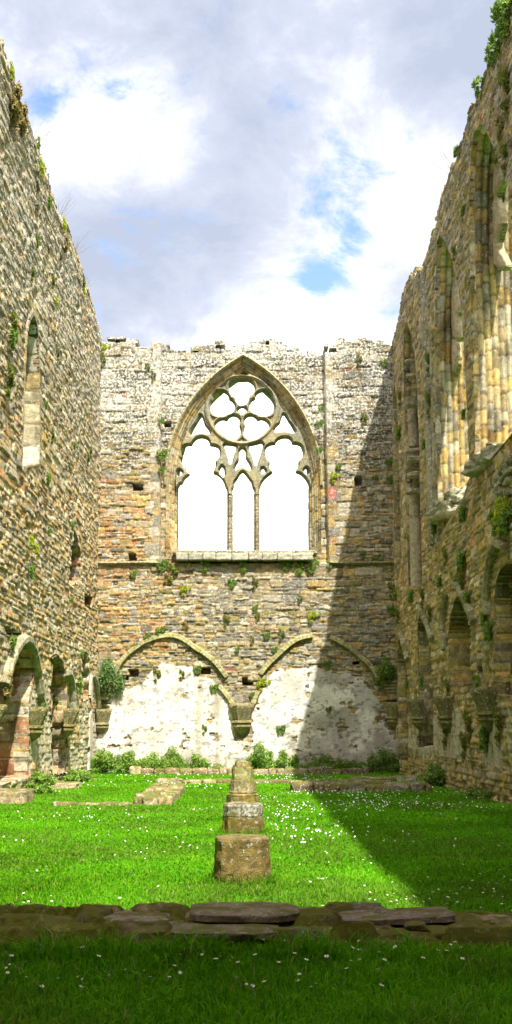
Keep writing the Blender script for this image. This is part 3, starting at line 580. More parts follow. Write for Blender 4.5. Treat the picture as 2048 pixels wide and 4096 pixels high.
def build_right():
    top = [(2200, -430), (2048, 0), (1999, 192), (1969, 232), (1939, 313), (1914, 388), (1891, 414), (1881, 479), (1861, 530), (1843, 600), (1823, 636), (1798, 706), (1775, 772), (1752, 873), (1732, 949), (1707, 1029), (1702, 1070), (1669, 1075), (1651, 1085), (1621, 1175), (1596, 1292), (1575, 1360), (1572, 1372)]
    def prw(t):
        x = t; r = .075*np.abs(np.sin((x-.12)*math.pi/.15))**.8*(x > .12)
        return .05*x+r
    od = (.12, .27, .42, .57, .72, .87)
    opens = [dict(kind='window', P=PP([(1914, 1905), (1906, 1600), (1896, 1300), (1889, 1050), (1886, 850), (1890, 660), (1903, 530), (1930, 496), (1954, 522), (1984, 592), (2025, 700), (2045, 770)], [(19.4, 9.6), (19.2, 8.6), (19.2, 7.1)]), depth=.98, prof=prw, orders=od, quoin=.0, label='nearest tall pointed window with broken tracery and sunlit mouldings'),
             dict(kind='window', P=PP([(1766, 2150), (1758, 1900), (1752, 1600), (1749, 1300), (1751, 1080), (1757, 965), (1766, 938), (1787, 964), (1813, 1022), (1841, 1150), (1858, 1261), (1870, 1450), (1879, 1670), (1889, 1900), (1860, 1995), (1800, 2090)]), depth=.98, prof=prw, orders=od, quoin=.12, label='second pointed window with sunlit moulded jamb'),
             dict(kind='window', P=PP([(1640, 2350), (1632, 2100), (1625, 1700), (1619, 1450), (1622, 1330), (1633, 1283), (1650, 1330), (1666, 1420), (1677, 1560), (1683, 1750), (1690, 2000), (1697, 2350)]), depth=.75, prof=lambda t: .1*t+.03*np.abs(np.sin(t*14)), orders=(.2, .4), quoin=.07, blind=True, pal=GREENPAL, label='shaded pointed window with a broken shaft inside'),
             dict(kind='window', P=PP([(1584, 2230), (1580, 1900), (1577, 1620), (1580, 1560), (1586, 1535), (1594, 1600), (1600, 1750), (1606, 2000), (1613, 2230)]), depth=.5, prof=lambda t: .1*t, orders=(.2,), quoin=.10, blind=True, pal=GREENPAL, label='slim shaded window by the corner'),
             dict(kind='niche', P=PP([(1986, 2780), (1984, 2550), (1984, 2420), (1992, 2330), (2010, 2280), (2035, 2256)], [(18.9, 4.4), (18.4, 3.6), (18.4, 2.0)]), depth=.9, ash=True, plast=True, label='nearest arched recess in the mossy wall'),
             dict(kind='niche', P=PP([(1806, 2750), (1802, 2530), (1810, 2460), (1825, 2402), (1845, 2374), (1865, 2402), (1880, 2450), (1889, 2520), (1893, 2650), (1898, 2745)]), depth=.7, ash=True, label='arched recess between two brackets'),
             dict(kind='niche', P=PP([(1684, 2990), (1680, 2760), (1677, 2520), (1682, 2462), (1697, 2437), (1714, 2475), (1728, 2540), (1735, 2650), (1740, 2770), (1744, 2980)]), depth=.7, ash=True, label='tall arched recess reaching almost to the ground'),
             dict(kind='niche', P=PP([(1596, 3040), (1594, 2650), (1599, 2572), (1608, 2547), (1618, 2572), (1628, 2640), (1632, 2760), (1638, 3030)]), depth=.5, ash=True, plast=True, label='narrow arched recess next to the corner')]
    holes = [(1680, 2965, .35, .12), (1930, 2690, .2, .1), (1690, 2700, .25, .12)]
    root = side_wall(mapR, 'R', 'shaded mossy long ruined stone wall on the right with tall pointed windows', 311, zoneR, M_RUBR, top, opens, holes, 15.4)
    for i, (yy, z, lab) in enumerate([(22.2, 2.32, 'largest bracket on the mossy wall'), (26.7, 2.28, None), (31.1, 2.30, None)]):
        corbel(root, mapR, yy, z, seed=30+i, lab=lab, s=.92, col=(.25, .22, .10))
    for k, pts in enumerate([[(1693, 2432), (1709, 2470), (1727, 2508), (1742, 2560)], [(1606, 2505), (1620, 2552), (1632, 2600), (1640, 2640)], [(1790, 2600), (1783, 2500), (1786, 2430), (1796, 2370)], [(1836, 2336), (1850, 2350), (1870, 2389), (1893, 2440), (1914, 2490)], [(1965, 2460), (1962, 2380), (1970, 2290), (1985, 2215), (2003, 2170), (2040, 2190)]]):
        P = resample([ps(*p) for p in pts], .07, False); P3 = mapR(P[:, 0], P[:, 1], np.full(len(P), .03))
        sweep('rib', P3, [(-.10, -.05), (-.10, .08), (-.04, .15), (.04, .15), (.10, .08), (.10, -.05)], M_RUBR, root, (.30, .27, .15), up=(-1, 0, 0), block=.5, seed=60+k)
    # vault shaft between the second and third windows
    def shaft(name, sx0, sy0, sx1, sy1, r, seed, X=XW, par=root, n=60, col=(.27, .25, .17), m=M_ASH, block=.8):
        a = ps(sx0, sy0, X); b = ps(sx1, sy1, X); pts = [(X, a[0]*(1-t)+b[0]*t, a[1]*(1-t)+b[1]*t) for t in np.linspace(0, 1, n)]
        pr = [(r*math.cos(q), r*math.sin(q)) for q in np.linspace(0, 2*math.pi, 14, endpoint=False)]
        return sweep(name, pts, pr, m, par, col, up=(-1, 0, 0), seed=seed, block=block)
    tag(shaft('shaft', 1740, 2180, 1703, 1085, .17, 71), 'round vault shaft climbing to the wall top')
    shaft('shaft', 1752, 2190, 1728, 1300, .09, 73)
    w3 = [o['obj'] for o in opens][2]
    shaft('shaft', 1668, 2375, 1662, 1975, .20, 74, X=XW+.22, par=w3, col=(.36, .31, .20), n=30)
    shaft('shaft', 1656, 1790, 1650, 1625, .17, 75, X=XW+.20, par=w3, col=(.36, .31, .20), n=20)
    # bits left of the broken shaft
    for k, (sx, sy, s) in enumerate([(1652, 1620, .30), (1655, 1800, .24), (1660, 1838, .30), (1652, 1870, .26), (1664, 1900, .30), (1660, 1968, .34), (1652, 1440, .18), (1658, 1500, .20), (1660, 1550, .16)]):
        a = ps(sx, sy, XW+.12); rock('broken_stone', XW+.12, a[0], a[1]-.08, .5, s*1.3, s*.5, M_ASH, w3, (.36, .31, .21), seed=90+k, rnd=.4, rough=.16)
    # broken tracery hanging in the two big windows: silhouettes in the plane of the window
    def fragment(par, pts, X, th, seed):
        P = smoothpoly([ps(*p, x=X) for p in pts], 1); U0, U1 = P[:, 0].min()-.05, P[:, 0].max()+.05
        u, w = np.meshgrid(np.arange(U0, U1, .03), np.arange(P[:, 1].min()-.05, P[:, 1].max()+.05, .03)); s, nu, nw = polydist(P, u, w); ctr = (s[:-1, :-1]+s[1:, 1:])/2
        h = th*np.clip(-s/.10, 0, 1)**.6; C = np.array([.40, .33, .19])*(.7+.6*fbm(u*3, w*3, seed, 3))[..., None]; C4 = np.concatenate([C, C[..., :1]*0+.15], 2)
        field('tracery_fragment', lambda a, b, d: np.stack([X-d, a, b], -1), u, w, h, C4, ctr < 0, M_ASH, par, skirt=th, holes=[(s, nu, nw)], step=.03)
    w1, w2 = opens[0]['obj'], opens[1]['obj']
    fragment(w1, [(1966, 600), (1985, 620), (2000, 690), (2018, 700), (2010, 740), (1996, 765), (1988, 800), (2005, 830), (2016, 880), (2008, 930), (1998, 960), (2000, 1000), (2018, 1030), (2032, 1060), (2022, 1085), (1995, 1080), (1975, 1045), (1966, 1000), (1962, 930), (1962, 860), (1966, 800), (1964, 720)], XW+.55, .10, 5)
    fragment(w1, [(1966, 1110), (1990, 1110), (1992, 1230), (1988, 1330), (1970, 1330)], XW+.55, .10, 6)
    fragment(w1, [(2022, 840), (2030, 900), (2040, 1020), (2036, 1040), (2020, 1000), (2016, 900)], XW+.85, .08, 8)
    fragment(w2, [(1812, 1100), (1822, 1130), (1834, 1190), (1842, 1240), (1836, 1270), (1844, 1330), (1850, 1350), (1838, 1372), (1822, 1352), (1814, 1300), (1812, 1200)], XW+.45, .09, 7)
    fragment(w2, [(1812, 1370), (1832, 1375), (1836, 1440), (1826, 1500), (1814, 1498)], XW+.45, .09, 9)
    # broken sill slabs
    for k, (sx, sy, ly, X) in enumerate([(1800, 2040, 1.6, .25), (1835, 1990, 1.1, .45), (1985, 1830, 1.6, .25), (2020, 1810, 1.3, .55)]):
        a = ps(sx, sy, XW+X); rock('sill_stone', XW+X, a[0], a[1]-.22, 1.0, ly, .36, M_RUBR, w2 if k < 2 else w1, (.40, .37, .27), seed=120+k, rnd=.3, rough=.30, n=17, lich=.3, tilt=(.25, 0))
    # ragged rubble core showing under the sills and a square shaft beside the recess
    rng = np.random.default_rng(4)
    sp = [rock(None, XW+.05, ps(2005+rng.uniform(-35, 40), y)[0], ps(2000, y)[1], .30, rng.uniform(.25, .6), rng.uniform(.09, .16), None, None, np.array([.36, .33, .24])*rng.uniform(.7, 1.2), seed=200+i, rnd=.4, rough=.15) for i, y in enumerate(np.linspace(1900, 2020, 14))]
    v, fq, c = join(sp); mesh('exposed_core', v, [fq], M_RUBR, root, c)
    shaft('shaft', 1958, 2735, 1957, 2610, .13, 76, n=12, m=M_RUBR, col=(.30, .25, .11))
    shaft('shaft', 1668, 2770, 1666, 2660, .12, 77, n=12, m=M_RUBR, col=(.27, .24, .10))
    shaft('shaft', 1779, 2765, 1782, 2670, .12, 78, n=12, m=M_RUBR, col=(.27, .24, .10))
    return root
def build_south():
    root = empty('ruined_wall', (0, -1.1, 0), 'end wall behind the viewer whose shadow falls on the near grass', 'wall', 'ruined refectory walls')
    U, W = np.meshgrid(np.arange(-6.6, 6.6, .09), np.arange(-.15, SH+.6, .09)); H, C, p, uc, wc, sr = rubble(U, W, 401, .15, .36, .05, .06, zone=zoneL)
    keep = (wc+(sr[..., 0]-.5)*.1 < SH)[:-1, :-1]
    field('masonry', mapS, U, W, H, np.concatenate([C, C[..., :1]*0+.3], 2), keep, M_RUB, root, skirt=1.2, step=.09)
SH = 14.8
build_back(); build_left(); build_right(); build_south()
# ================================================================= GROUND
def ground():
    m, nt, N, L = newmat('turf'); out = N('OutputMaterial'); b = N('BsdfPrincipled'); L(b.outputs[0], out.inputs[0]); b.inputs['Roughness'].default_value = .9; b.inputs['Specular IOR Level'].default_value = 0
    g = N('NewGeometry'); n = N('TexNoise'); n.inputs['Scale'].default_value = 1.3; n.inputs['Detail'].default_value = 8; L(g.outputs['Position'], n.inputs['Vector'])
    n2 = N('TexNoise'); n2.inputs['Scale'].default_value = 28; n2.inputs['Detail'].default_value = 6; L(g.outputs['Position'], n2.inputs['Vector'])
    r = N('ValToRGB'); r.color_ramp.elements[0].position = .35; r.color_ramp.elements[0].color = (.03, .165, .005, 1); r.color_ramp.elements[1].position = .65; r.color_ramp.elements[1].color = (.10, .30, .008, 1)
    ad = N('Math'); ad.operation = 'MULTIPLY_ADD'; L(n2.outputs[0], ad.inputs[0]); ad.inputs[1].default_value = .6; 
    sc = N('Math'); sc.operation = 'MULTIPLY'; L(n.outputs[0], sc.inputs[0]); sc.inputs[1].default_value = .4; L(sc.outputs[0], ad.inputs[2]); L(ad.outputs[0], r.inputs[0]); L(r.outputs[0], b.inputs['Base Color'])
    bp = N('Bump'); bp.inputs['Strength'].default_value = 1; bp.inputs['Distance'].default_value = .05; L(n2.outputs[0], bp.inputs['Height']); L(bp.outputs[0], b.inputs['Normal'])
    xs = np.concatenate([[-400, -60, -12], np.linspace(-6, 6, 61), [12, 60, 400]]); ys = np.concatenate([[-400, -60, -8], np.linspace(-3, 38, 140), [60, 400]])
    X, Y = np.meshgrid(xs, ys); Z = .05*(fbm(X*.5, Y*.5, 5, 3)-.5)*((np.abs(X) < 7) & (Y < 39) & (Y > -4))
    o = mesh('ground', np.stack([X, Y, Z], -1).reshape(-1, 3), [gridfaces(*X.shape)], m); tag(o, 'grassy floor of the roofless hall', 'ground', kind='structure')
ground()
gz = lambda x, y: .05*(fbm(np.asarray(x)*.5, np.asarray(y)*.5, 5, 3)-.5)
def grass():
    rng = np.random.default_rng(77); B = []
    def patch(x0, x1, y0, y1, n, h, wd, wide=1.0, clump=0):
        y = y0+(y1-y0)*rng.random(n)**wide; x = x0+(x1-x0)*rng.random(n)
        if clump: m = fbm(x*clump, y*2, 51, 2) > .5; x, y = x[m], y[m]; n = len(x)
        B.append(np.stack([x, y, h[0]+(h[1]-h[0])*rng.random(n)**1.6, np.full(n, wd)], 1))
    patch(-1.9, 1.9, 4.7, 7.6, 42000, (.04, .13), .0050); patch(-2.2, 2.2, 6.95, 7.26, 3800, (.06, .17), .005); patch(-2.2, 2.2, 6.9, 7.22, 5000, (.05, .24), .005, 1.0, 3.2); patch(-2.2, 2.2, 7.25, 8.3, 900, (.06, .18), .005)
    patch(-2.8, 2.8, 7.9, 11, 42000, (.03, .075), .0055); patch(-4.2, 4.2, 11, 17, 60000, (.025, .065), .008)
    for a_, b_ in ((-5, -1.9), (1.9, 5)): patch(a_, b_, 3.5, 7.2, 16000, (.04, .12), .007); patch(a_, b_, 8.3, 13, 16000, (.03, .08), .008)
    patch(-5, 5, 17, 26, 60000, (.025, .06), .012); patch(-5, 5, 26, 36.3, 45000, (.025, .06), .018)
    for (x, y) in STUMPS:
        a = rng.random(500)*6.28; r = .27+rng.random(500)*.10; B.append(np.stack([x+r*np.cos(a), y+r*np.sin(a), .05+.12*rng.random(500)**1.5, np.full(500, .005)], 1))
    P = np.concatenate(B); n = len(P); x, y, h, wd = P.T
    cl = fbm(x*2.2, y*2.2, 3, 3); h = h*(.55+.9*cl); z = gz(x, y)-.01
    a = rng.random(n)*6.28; lean = h*(.25+.75*rng.random(n)); lx, ly = np.cos(a)*lean, np.sin(a)*lean; b = rng.random(n)*math.pi; wx, wy = np.cos(b)*wd, np.sin(b)*wd
    V = np.stack([np.stack([x-wx, y-wy, z], 1), np.stack([x+wx, y+wy, z], 1), np.stack([x+wx*.75+lx*.35, y+wy*.75+ly*.35, z+h*.6], 1), np.stack([x-wx*.75+lx*.35, y-wy*.75+ly*.35, z+h*.6], 1), np.stack([x+lx, y+ly, z+h*(.98-.3*lean/h)], 1)], 1)
    i = np.arange(n)[:, None]*5; q = i+np.array([[0, 1, 2, 3]]); t = i+np.array([[3, 2, 4]])
    k = rng.random(n); k2 = fbm(x*.9, y*.9, 9, 3)
    base = np.array([.085, .33, .008])[None]*(1-k[:, None])+np.array([.24, .50, .018])[None]*k[:, None]; base *= (.50+.95*k2)[:, None]; dull = ss(.5, .68, fbm(x*.6+9, y*.6, 19, 4))[:, None]*.55; base = base*(1-dull)+np.array([.17, .27, .03])*dull
    dry = rng.random(n) < .025; base[dry] = np.array([.42, .38, .16])
    dk = rng.random(n) < .25; base[dk] *= np.array([.6, .62, .9])
    C = np.repeat(np.concatenate([base, np.zeros((n, 1))], 1), 5, 0)
    o = mesh('grass', V.reshape(-1, 3), [q, t], M_GRASS, None, C, smooth=False); tag(o, 'short green grass covering the floor of the hall', 'grass', kind='stuff')
# ================================================================= STUMPS
STUMPS = []
def octo(name, cx, cy, rings, mat, parent, col, seed=0, rot=math.pi/8, lich=.25, chip=0.0, rough=.02, n=48, rd=0.0):
    """octagonal drum from (z, radius) rings"""
    th = np.linspace(0, 2*math.pi, n, endpoint=False)+rot; k = np.cos(np.mod(th-rot+math.pi/8, math.pi/4)-math.pi/8); k = (math.cos(math.pi/8)/k)*(1-rd)+rd
    zs = []
    for (z0, r0), (z1, r1) in zip(rings[:-1], rings[1:]):
        m = max(int(abs(z1-z0)/.03), 1)
        for j in range(m): t = j/m; zs.append((z0+(z1-z0)*t, r0+(r1-r0)*t))
    zs.append(rings[-1]); V = []
    for z, r in zs:
        p = np.stack([cx+r*k*np.cos(th), cy+r*k*np.sin(th), np.full(n, z)], 1)
        nn = fbm(th*2.5+seed, np.full(n, z*9), seed, 4)-.5; p[:, 0] += nn*rough*2*np.cos(th); p[:, 1] += nn*rough*2*np.sin(th); V.append(p)
    zt = rings[-1][0]
    if chip:
        a = chip
        for p in V:
            s = np.cos(th-a[0]); hgt = (p[:, 2]-a[1])/(zt-a[1]+1e-6); cut = np.clip(s-.55, 0, 1)*np.clip(hgt, 0, 1)*a[2]; p[:, 0] -= cut*np.cos(th); p[:, 1] -= cut*np.sin(th); p[:, 2] -= cut*.5
    for f in (.8, .5, .2):
        p = V[len(zs)-1].copy(); c = np.array([cx, cy, zt]); p = c+(p-c)*f; p[:, 2] += .012*(fbm(p[:, 0]*9, p[:, 1]*9, seed, 3)-.3)+.006; V.append(p)
    V.append(V[-1]*0+np.array([cx, cy, zt+.006])); V = np.array(V); nr = len(V); i = np.arange(nr*n).reshape(nr, n); j = np.roll(i, -1, 1)
    q = np.stack([i[:-1], j[:-1], j[1:], i[1:]], -1).reshape(-1, 4); Vf = V.reshape(-1, 3)
    c = np.array(col)[None]*(.40+.95*fbm(Vf[:, 0]*7+seed, Vf[:, 1]*7+Vf[:, 2]*6, seed+3, 4))[:, None]; g = ss(.5, .62, fbm(Vf[:, 0]*4+seed*3, Vf[:, 1]*3+Vf[:, 2]*5, seed+8, 3))[:, None]
    c = c*(1-g)+np.array([.34, .235, .06])*g; top = (np.arange(len(Vf)) >= (nr-5)*n)[:, None]; c = np.where(top, np.array([.32, .24, .11])*(.7+.5*fbm(Vf[:, 0]*9, Vf[:, 1]*9, 2, 3))[:, None], c)
    lc = lich*ss(.0, .35, Vf[:, 2:3])
    return mesh(name, Vf, [q], mat, parent, np.concatenate([c, lc], 1), smooth=False)
def stumps():
    c = (.25, .18, .06)
    def st(sx, y, label):
        x = (sx-CX)/F*y; STUMPS.append((x, y)); return empty('column_stump', (x, y, 0), label, 'column stump', 'row of column stumps down the middle of the grass'), x, y
    r, x, y = st(968, 10.72, 'nearest column stump, a plain squat drum with a flat worn top'); octo('drum', x, y, [(-.05, .29), (.05, .283), (.40, .272), (.425, .268)], M_STU, r, c, 1, lich=.12, rough=.022, rd=.35)
    r, x, y = st(972, 15.5, 'second column stump, plinth in two courses with white lichen'); octo('plinth', x, y, [(-.05, .298), (.245, .295)], M_STU, r, c, 2); octo('drum', x, y, [(.248, .285), (.255, .292), (.39, .290), (.42, .280)], M_STU, r, (.27, .22, .12), 3, lich=.5)
    r, x, y = st(971, 20.3, 'third column stump with a moulded base and chipped shaft'); octo('plinth', x, y, [(-.05, .31), (.22, .305), (.225, .295)], M_STU, r, (.34, .26, .10), 4); octo('base_moulding', x, y, [(.226, .29), (.245, .30), (.26, .285), (.28, .25), (.295, .262), (.31, .255)], M_STU, r, (.40, .31, .12), 5, rough=.006)
    octo('shaft', x-.015, y, [(.312, .218), (.50, .210)], M_STU, r, (.34, .29, .15), 6, chip=(-.35, .33, .20))
    r, x, y = st(969, 25.1, 'fourth column stump, olive octagonal shaft on a worn base'); octo('base', x+.02, y, [(-.05, .33), (.20, .32), (.28, .26)], M_STU, r, (.33, .26, .10), 7); octo('shaft', x, y, [(.282, .255), (.56, .245), (.585, .238)], M_STU, r, (.36, .32, .13), 8, lich=.2)
    r, x, y = st(971, 29.9, 'farthest column stump, pale top showing over the others'); octo('base', x, y, [(-.05, .30), (.22, .29)], M_STU, r, (.33, .27, .12), 9); octo('shaft', x, y, [(.222, .235), (.55, .225)], M_STU, r, (.38, .31, .15), 10)
stumps(); grass()
# ================================================================= LOW WALLS, FOOTINGS, BLOCKS
def low_wall():
    root = empty('low_wall', (0, 7.7, 0), 'low mossy wall of broken stones crossing the foreground in shade', 'low wall')
    rng = np.random.default_rng(5); Y = 7.75
    u = np.arange(-5.0, 5.0, .03); v = np.arange(7.22, 8.32, .03); U, V_ = np.meshgrid(u, v); e = np.minimum(V_-7.22, 8.32-V_)
    Hs, Cs, pr_, *_ = rubble(U, V_, 909, hc=.20, lc=.36, amp=.085, r=.05, zone=lambda a, b: W8(len(a), beige=.6, grey=.8, dark=1, olive=.5), warp=2.2, jit=.6)
    Z = (.045+Hs+.04*fbm(U*9, V_*9, 4, 3)+.06*fbm(U*1.5, V_*2, 5, 3))*ss(0, .10, e)-.01; g_ = ss(.47, .56, fbm(U*3, V_*3, 8, 4))[..., None]; g_ = np.maximum(g_, 1-ss(.1, .5, pr_)[..., None])
    C = (np.array([.17, .17, .03])*g_+(Cs*.55+np.array([.09, .06, .04]))*(1-g_))*(.6+.8*fbm(U*7, V_*7, 18, 3))[..., None]
    mesh('mossy_core', np.stack([U, V_, Z], -1).reshape(-1, 3), [gridfaces(*U.shape)], M_LOW, root, np.concatenate([C, C[..., :1]*0+.1], 2).reshape(-1, 4), smooth=False)
    def s(x0, x1, yt, yb, y=Y, dep=.4, col=(.17, .13, .085), seed=0, rnd=.30, rough=.10, tilt=(0, 0), lab=None, lich=.15):
        rough *= 1.1; rnd = min(.55, rnd*1.35)
        a = (x0-CX)/F*y; b = (x1-CX)/F*y; r = ray(986, yt); zt = EYE+r[2]/r[1]*(y+dep*.25); r = ray(986, yb); zb = EYE+r[2]/r[1]*(y-dep*.5)
        col = tuple(c*1.35 for c in col); o = rock('stone', (a+b)/2, y, min(zb, zt-.05), b-a, dep, zt-min(zb, zt-.05), M_LOW if lab is None else M_STU2, root, col, seed=seed, rnd=rnd, rough=rough, n=23, tilt=tilt, lich=lich, smooth=False)
        if lab: o['label'] = lab
    s(760, 1185, 3612, 3700, 7.80, .55, (.165, .13, .09), 1, .45, .05, lab='big smooth flat stone lying highest on the wall')
    s(745, 850, 3645, 3700, 7.78, .4, (.19, .14, .10), 31, .5, .07)
    s(690, 1105, 3693, 3765, 7.45, .42, (.16, .13, .085), 2, .3, .06, lab='broad brown slab below the highest stone')
    s(1010, 1330, 3680, 3722, 7.70, .45, (.19, .155, .115), 3, .35, .10)
    s(378, 682, 3648, 3705, 7.85, .45, (.20, .155, .12), 4, .3, .10, lab='ridged grey brown block left of the highest stone')
    s(-200, 175, 3660, 3730, 7.80, .5, (.17, .125, .06), 5, .35, .08); s(165, 370, 3668, 3712, 7.85, .4, (.15, .12, .06), 6, .4, .10)
    s(220, 320, 3695, 3725, 7.6, .2, (.24, .2, .16), 7, .4, .1); s(540, 670, 3705, 3745, 7.5, .25, (.20, .15, .10), 8, .5, .08)
    s(100, 260, 3730, 3765, 7.42, .2, (.24, .20, .13), 9, .35, .12); s(345, 440, 3715, 3750, 7.5, .2, (.26, .22, .13), 10, .4, .12); s(-100, 95, 3735, 3790, 7.4, .25, (.22, .16, .07), 11, .4, .12)
    s(1362, 1790, 3642, 3700, 7.85, .42, (.16, .12, .095), 12, .18, .08, tilt=(.05, 0), lab='long dark slab with sharp broken edges on the right')
    s(1330, 1520, 3698, 3735, 7.6, .3, (.19, .15, .10), 13, .35, .1); s(1520, 1640, 3712, 3735, 7.55, .2, (.15, .12, .08), 14, .35, .12); s(1610, 1690, 3682, 3715, 7.6, .2, (.19, .15, .11), 15, .4, .14)
    s(1830, 2060, 3664, 3700, 7.85, .4, (.22, .17, .13), 16, .45, .08, lab='pale rounded stone at the right end of the wall')
    s(1400, 1600, 3745, 3785, 7.35, .25, (.19, .16, .13), 17, .35, .1); s(1120, 1320, 3722, 3770, 7.42, .25, (.16, .12, .08), 18, .35, .1)
    s(1690, 1860, 3705, 3755, 7.5, .3, (.19, .155, .08), 19, .35, .1); s(1860, 2060, 3710, 3770, 7.5, .3, (.21, .165, .09), 20, .35, .1); s(1200, 1360, 3690, 3712, 7.85, .25, (.15, .12, .07), 21, .4, .1)
    s(1395, 1560, 3782, 3815, 7.28, .15, (.12, .09, .07), 22, .35, .1); s(450, 640, 3748, 3790, 7.38, .2, (.15, .11, .08), 23, .4, .1); s(60, 250, 3700, 3722, 7.7, .25, (.15, .12, .06), 24, .4, .1)
    return root
M_STU2 = stone_mat('smooth_brown_stone', .5, scale=2.5, mossamt=.12, moss=(.12, .115, .02), var=.35, lich=(.38, .36, .32))
low_wall()
def footing(label, x0, x1, y0, y1, h, rows, seed, cols, stone=.35, edge=.10, name='stone_footing', skew=0.0, lich=.25):
    root = empty(name, ((x0+x1)/2, (y0+y1)/2, 0), label, 'stone footing'); rng = np.random.default_rng(seed); sp = []; dy = (y1-y0)/rows
    for r in range(rows):
        x = x0
        while x < x1-.05:
            l = min(stone*rng.uniform(.55, 1.7), x1-x+.02); hh = h*rng.uniform(.75, 1.15); yc = y0+(r+.5)*dy+rng.uniform(-.03, .03)
            sp.append(rock(None, x+l/2+skew*(yc-y0), yc, -.05, l*.97, dy*1.05, hh+.05, None, None, np.array(cols[rng.integers(len(cols))])*rng.uniform(.75, 1.2), seed=seed*50+len(sp), rnd=.35, rough=.12, rot=rng.uniform(-.06, .06), n=7, lich=lich)); x += l
    v, f, c = join(sp); mesh('stonework', v, [f], M_LOW2, root, c); return root
M_LOW2 = stone_mat('footing_stone', .6, scale=1.5, mossamt=.38, moss=(.12, .13, .02), var=.45)
sunc = [(.36, .26, .13), (.30, .22, .10), (.40, .31, .18), (.24, .17, .08)]; shc = [(.26, .19, .10), (.20, .14, .07), (.30, .25, .17), (.17, .12, .07)]  # sunlit stone tones and a darker copy with the shade put into the colour
footing('broad stub of ruined wall standing in the grass left of the stumps', -2.2, -1.45, 20.9, 25.4, .19, 11, 3, sunc, .28)
footing('thin line of stones running left from the wall stub', -3.75, -2.2, 20.85, 21.1, .07, 1, 4, sunc, .3)
footing('narrow kerb of stones crossing the grass behind the stumps, left part', -2.45, -.45, 28.9, 29.35, .13, 1, 5, sunc, .5)
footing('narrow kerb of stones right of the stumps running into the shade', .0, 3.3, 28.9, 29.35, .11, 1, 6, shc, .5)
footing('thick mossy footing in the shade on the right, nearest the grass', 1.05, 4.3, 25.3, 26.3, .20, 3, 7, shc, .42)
footing('long stone kerb at the foot of the left blind arch', -3.75, 1.2, 34.5, 34.85, .22, 1, 8, sunc, .4)
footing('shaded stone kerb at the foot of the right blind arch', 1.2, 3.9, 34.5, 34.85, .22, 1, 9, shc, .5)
footing('flat shaded slabs beside the mossy wall near the corner', 2.9, 4.75, 30.4, 31.1, .12, 1, 10, [(.36, .32, .24), (.28, .2, .12)], .8)
def block(label, cx, cy, lx, ly, lz, col, seed): 
    o = rock('stone_block', cx, cy, -.03, lx, ly, lz+.03, M_LOW2, None, col, seed=seed, rnd=.12, rough=.05, n=13, loc=(cx, cy, 0)); tag(o, label, 'stone block')
block('squared stone block below the plant at the left edge', -4.72, 21.75, .75, .9, .26, (.34, .25, .14), 4)
block('flat step stone below the tall robbed hole', -4.55, 26.9, .75, .9, .14, (.40, .30, .17), 5)
# ================================================================= PLANTS
def leaves(rng, blobs, n, size, pal, flat=.0, long=1.6):
    bl = np.array(blobs); wt = bl[:, 3]*bl[:, 4]*bl[:, 5]; wt = wt**.67/np.sum(wt**.67); k = rng.choice(len(bl), n, p=wt)
    d = rng.normal(size=(n, 3)); d /= np.linalg.norm(d, axis=1)[:, None]; r = rng.random(n)**.45; c = bl[k, :3]+d*bl[k, 3:6]*r[:, None]*(.8+.35*rng.random((n, 1)))
    a = rng.normal(size=(n, 3)); a[:, 2] += .5; a /= np.linalg.norm(a, axis=1)[:, None]; b = np.cross(a, rng.normal(size=(n, 3))); b /= np.linalg.norm(b, axis=1)[:, None]
    s = size*(.6+.8*rng.random((n, 1))); nrm = np.cross(a, b)
    V = np.stack([c-a*s*long*.5, c+b*s*.32+nrm*s*.1, c+a*s*long*.5, c-b*s*.32+nrm*s*.1], 1); i = np.arange(n)[:, None]*4
    f = np.concatenate([i+np.array([[0, 1, 2]]), i+np.array([[0, 2, 3]])]); pal = np.array(pal); cc = pal[rng.integers(0, len(pal), n)]*(.7+.6*rng.random((n, 1)))
    C = np.repeat(np.concatenate([cc, np.zeros((n, 1))], 1), 4, 0); return V.reshape(-1, 3), f, C
def stems(rng, base, tips, r=.008):
    V, Fq = [], []; k = 0
    for t in tips:
        a = np.array(base)+rng.normal(0, .03, 3)*[1, 1, 0]; b = np.array(t); m = (a+b)/2+rng.normal(0, .05, 3); P = [a, m, b]
        for j, p in enumerate(P):
            rr = r*(1-.35*j)
            for q in range(3): V.append(p+[rr*math.cos(q*2.09), rr*math.sin(q*2.09), 0])
        for j in range(2):
            for q in range(3): Fq.append([k+j*3+q, k+j*3+(q+1) % 3, k+j*3+3+(q+1) % 3, k+j*3+3+q])
        k += 9
    return np.array(V), np.array(Fq)
LIT = [(.19, .32, .05), (.25, .38, .06), (.14, .25, .04), (.30, .42, .09)]; DIM = [(.18, .29, .06), (.14, .22, .05), (.23, .34, .07)]  # leaf greens: LIT for sunlit plants, DIM has the shade put into the colour
OLV = [(.20, .24, .05), (.26, .26, .05), (.15, .20, .04)]; YEL = [(.36, .44, .03), (.28, .40, .04), (.48, .48, .03)]; BRN = [(.30, .22, .08), (.25, .24, .06), (.36, .27, .10)]
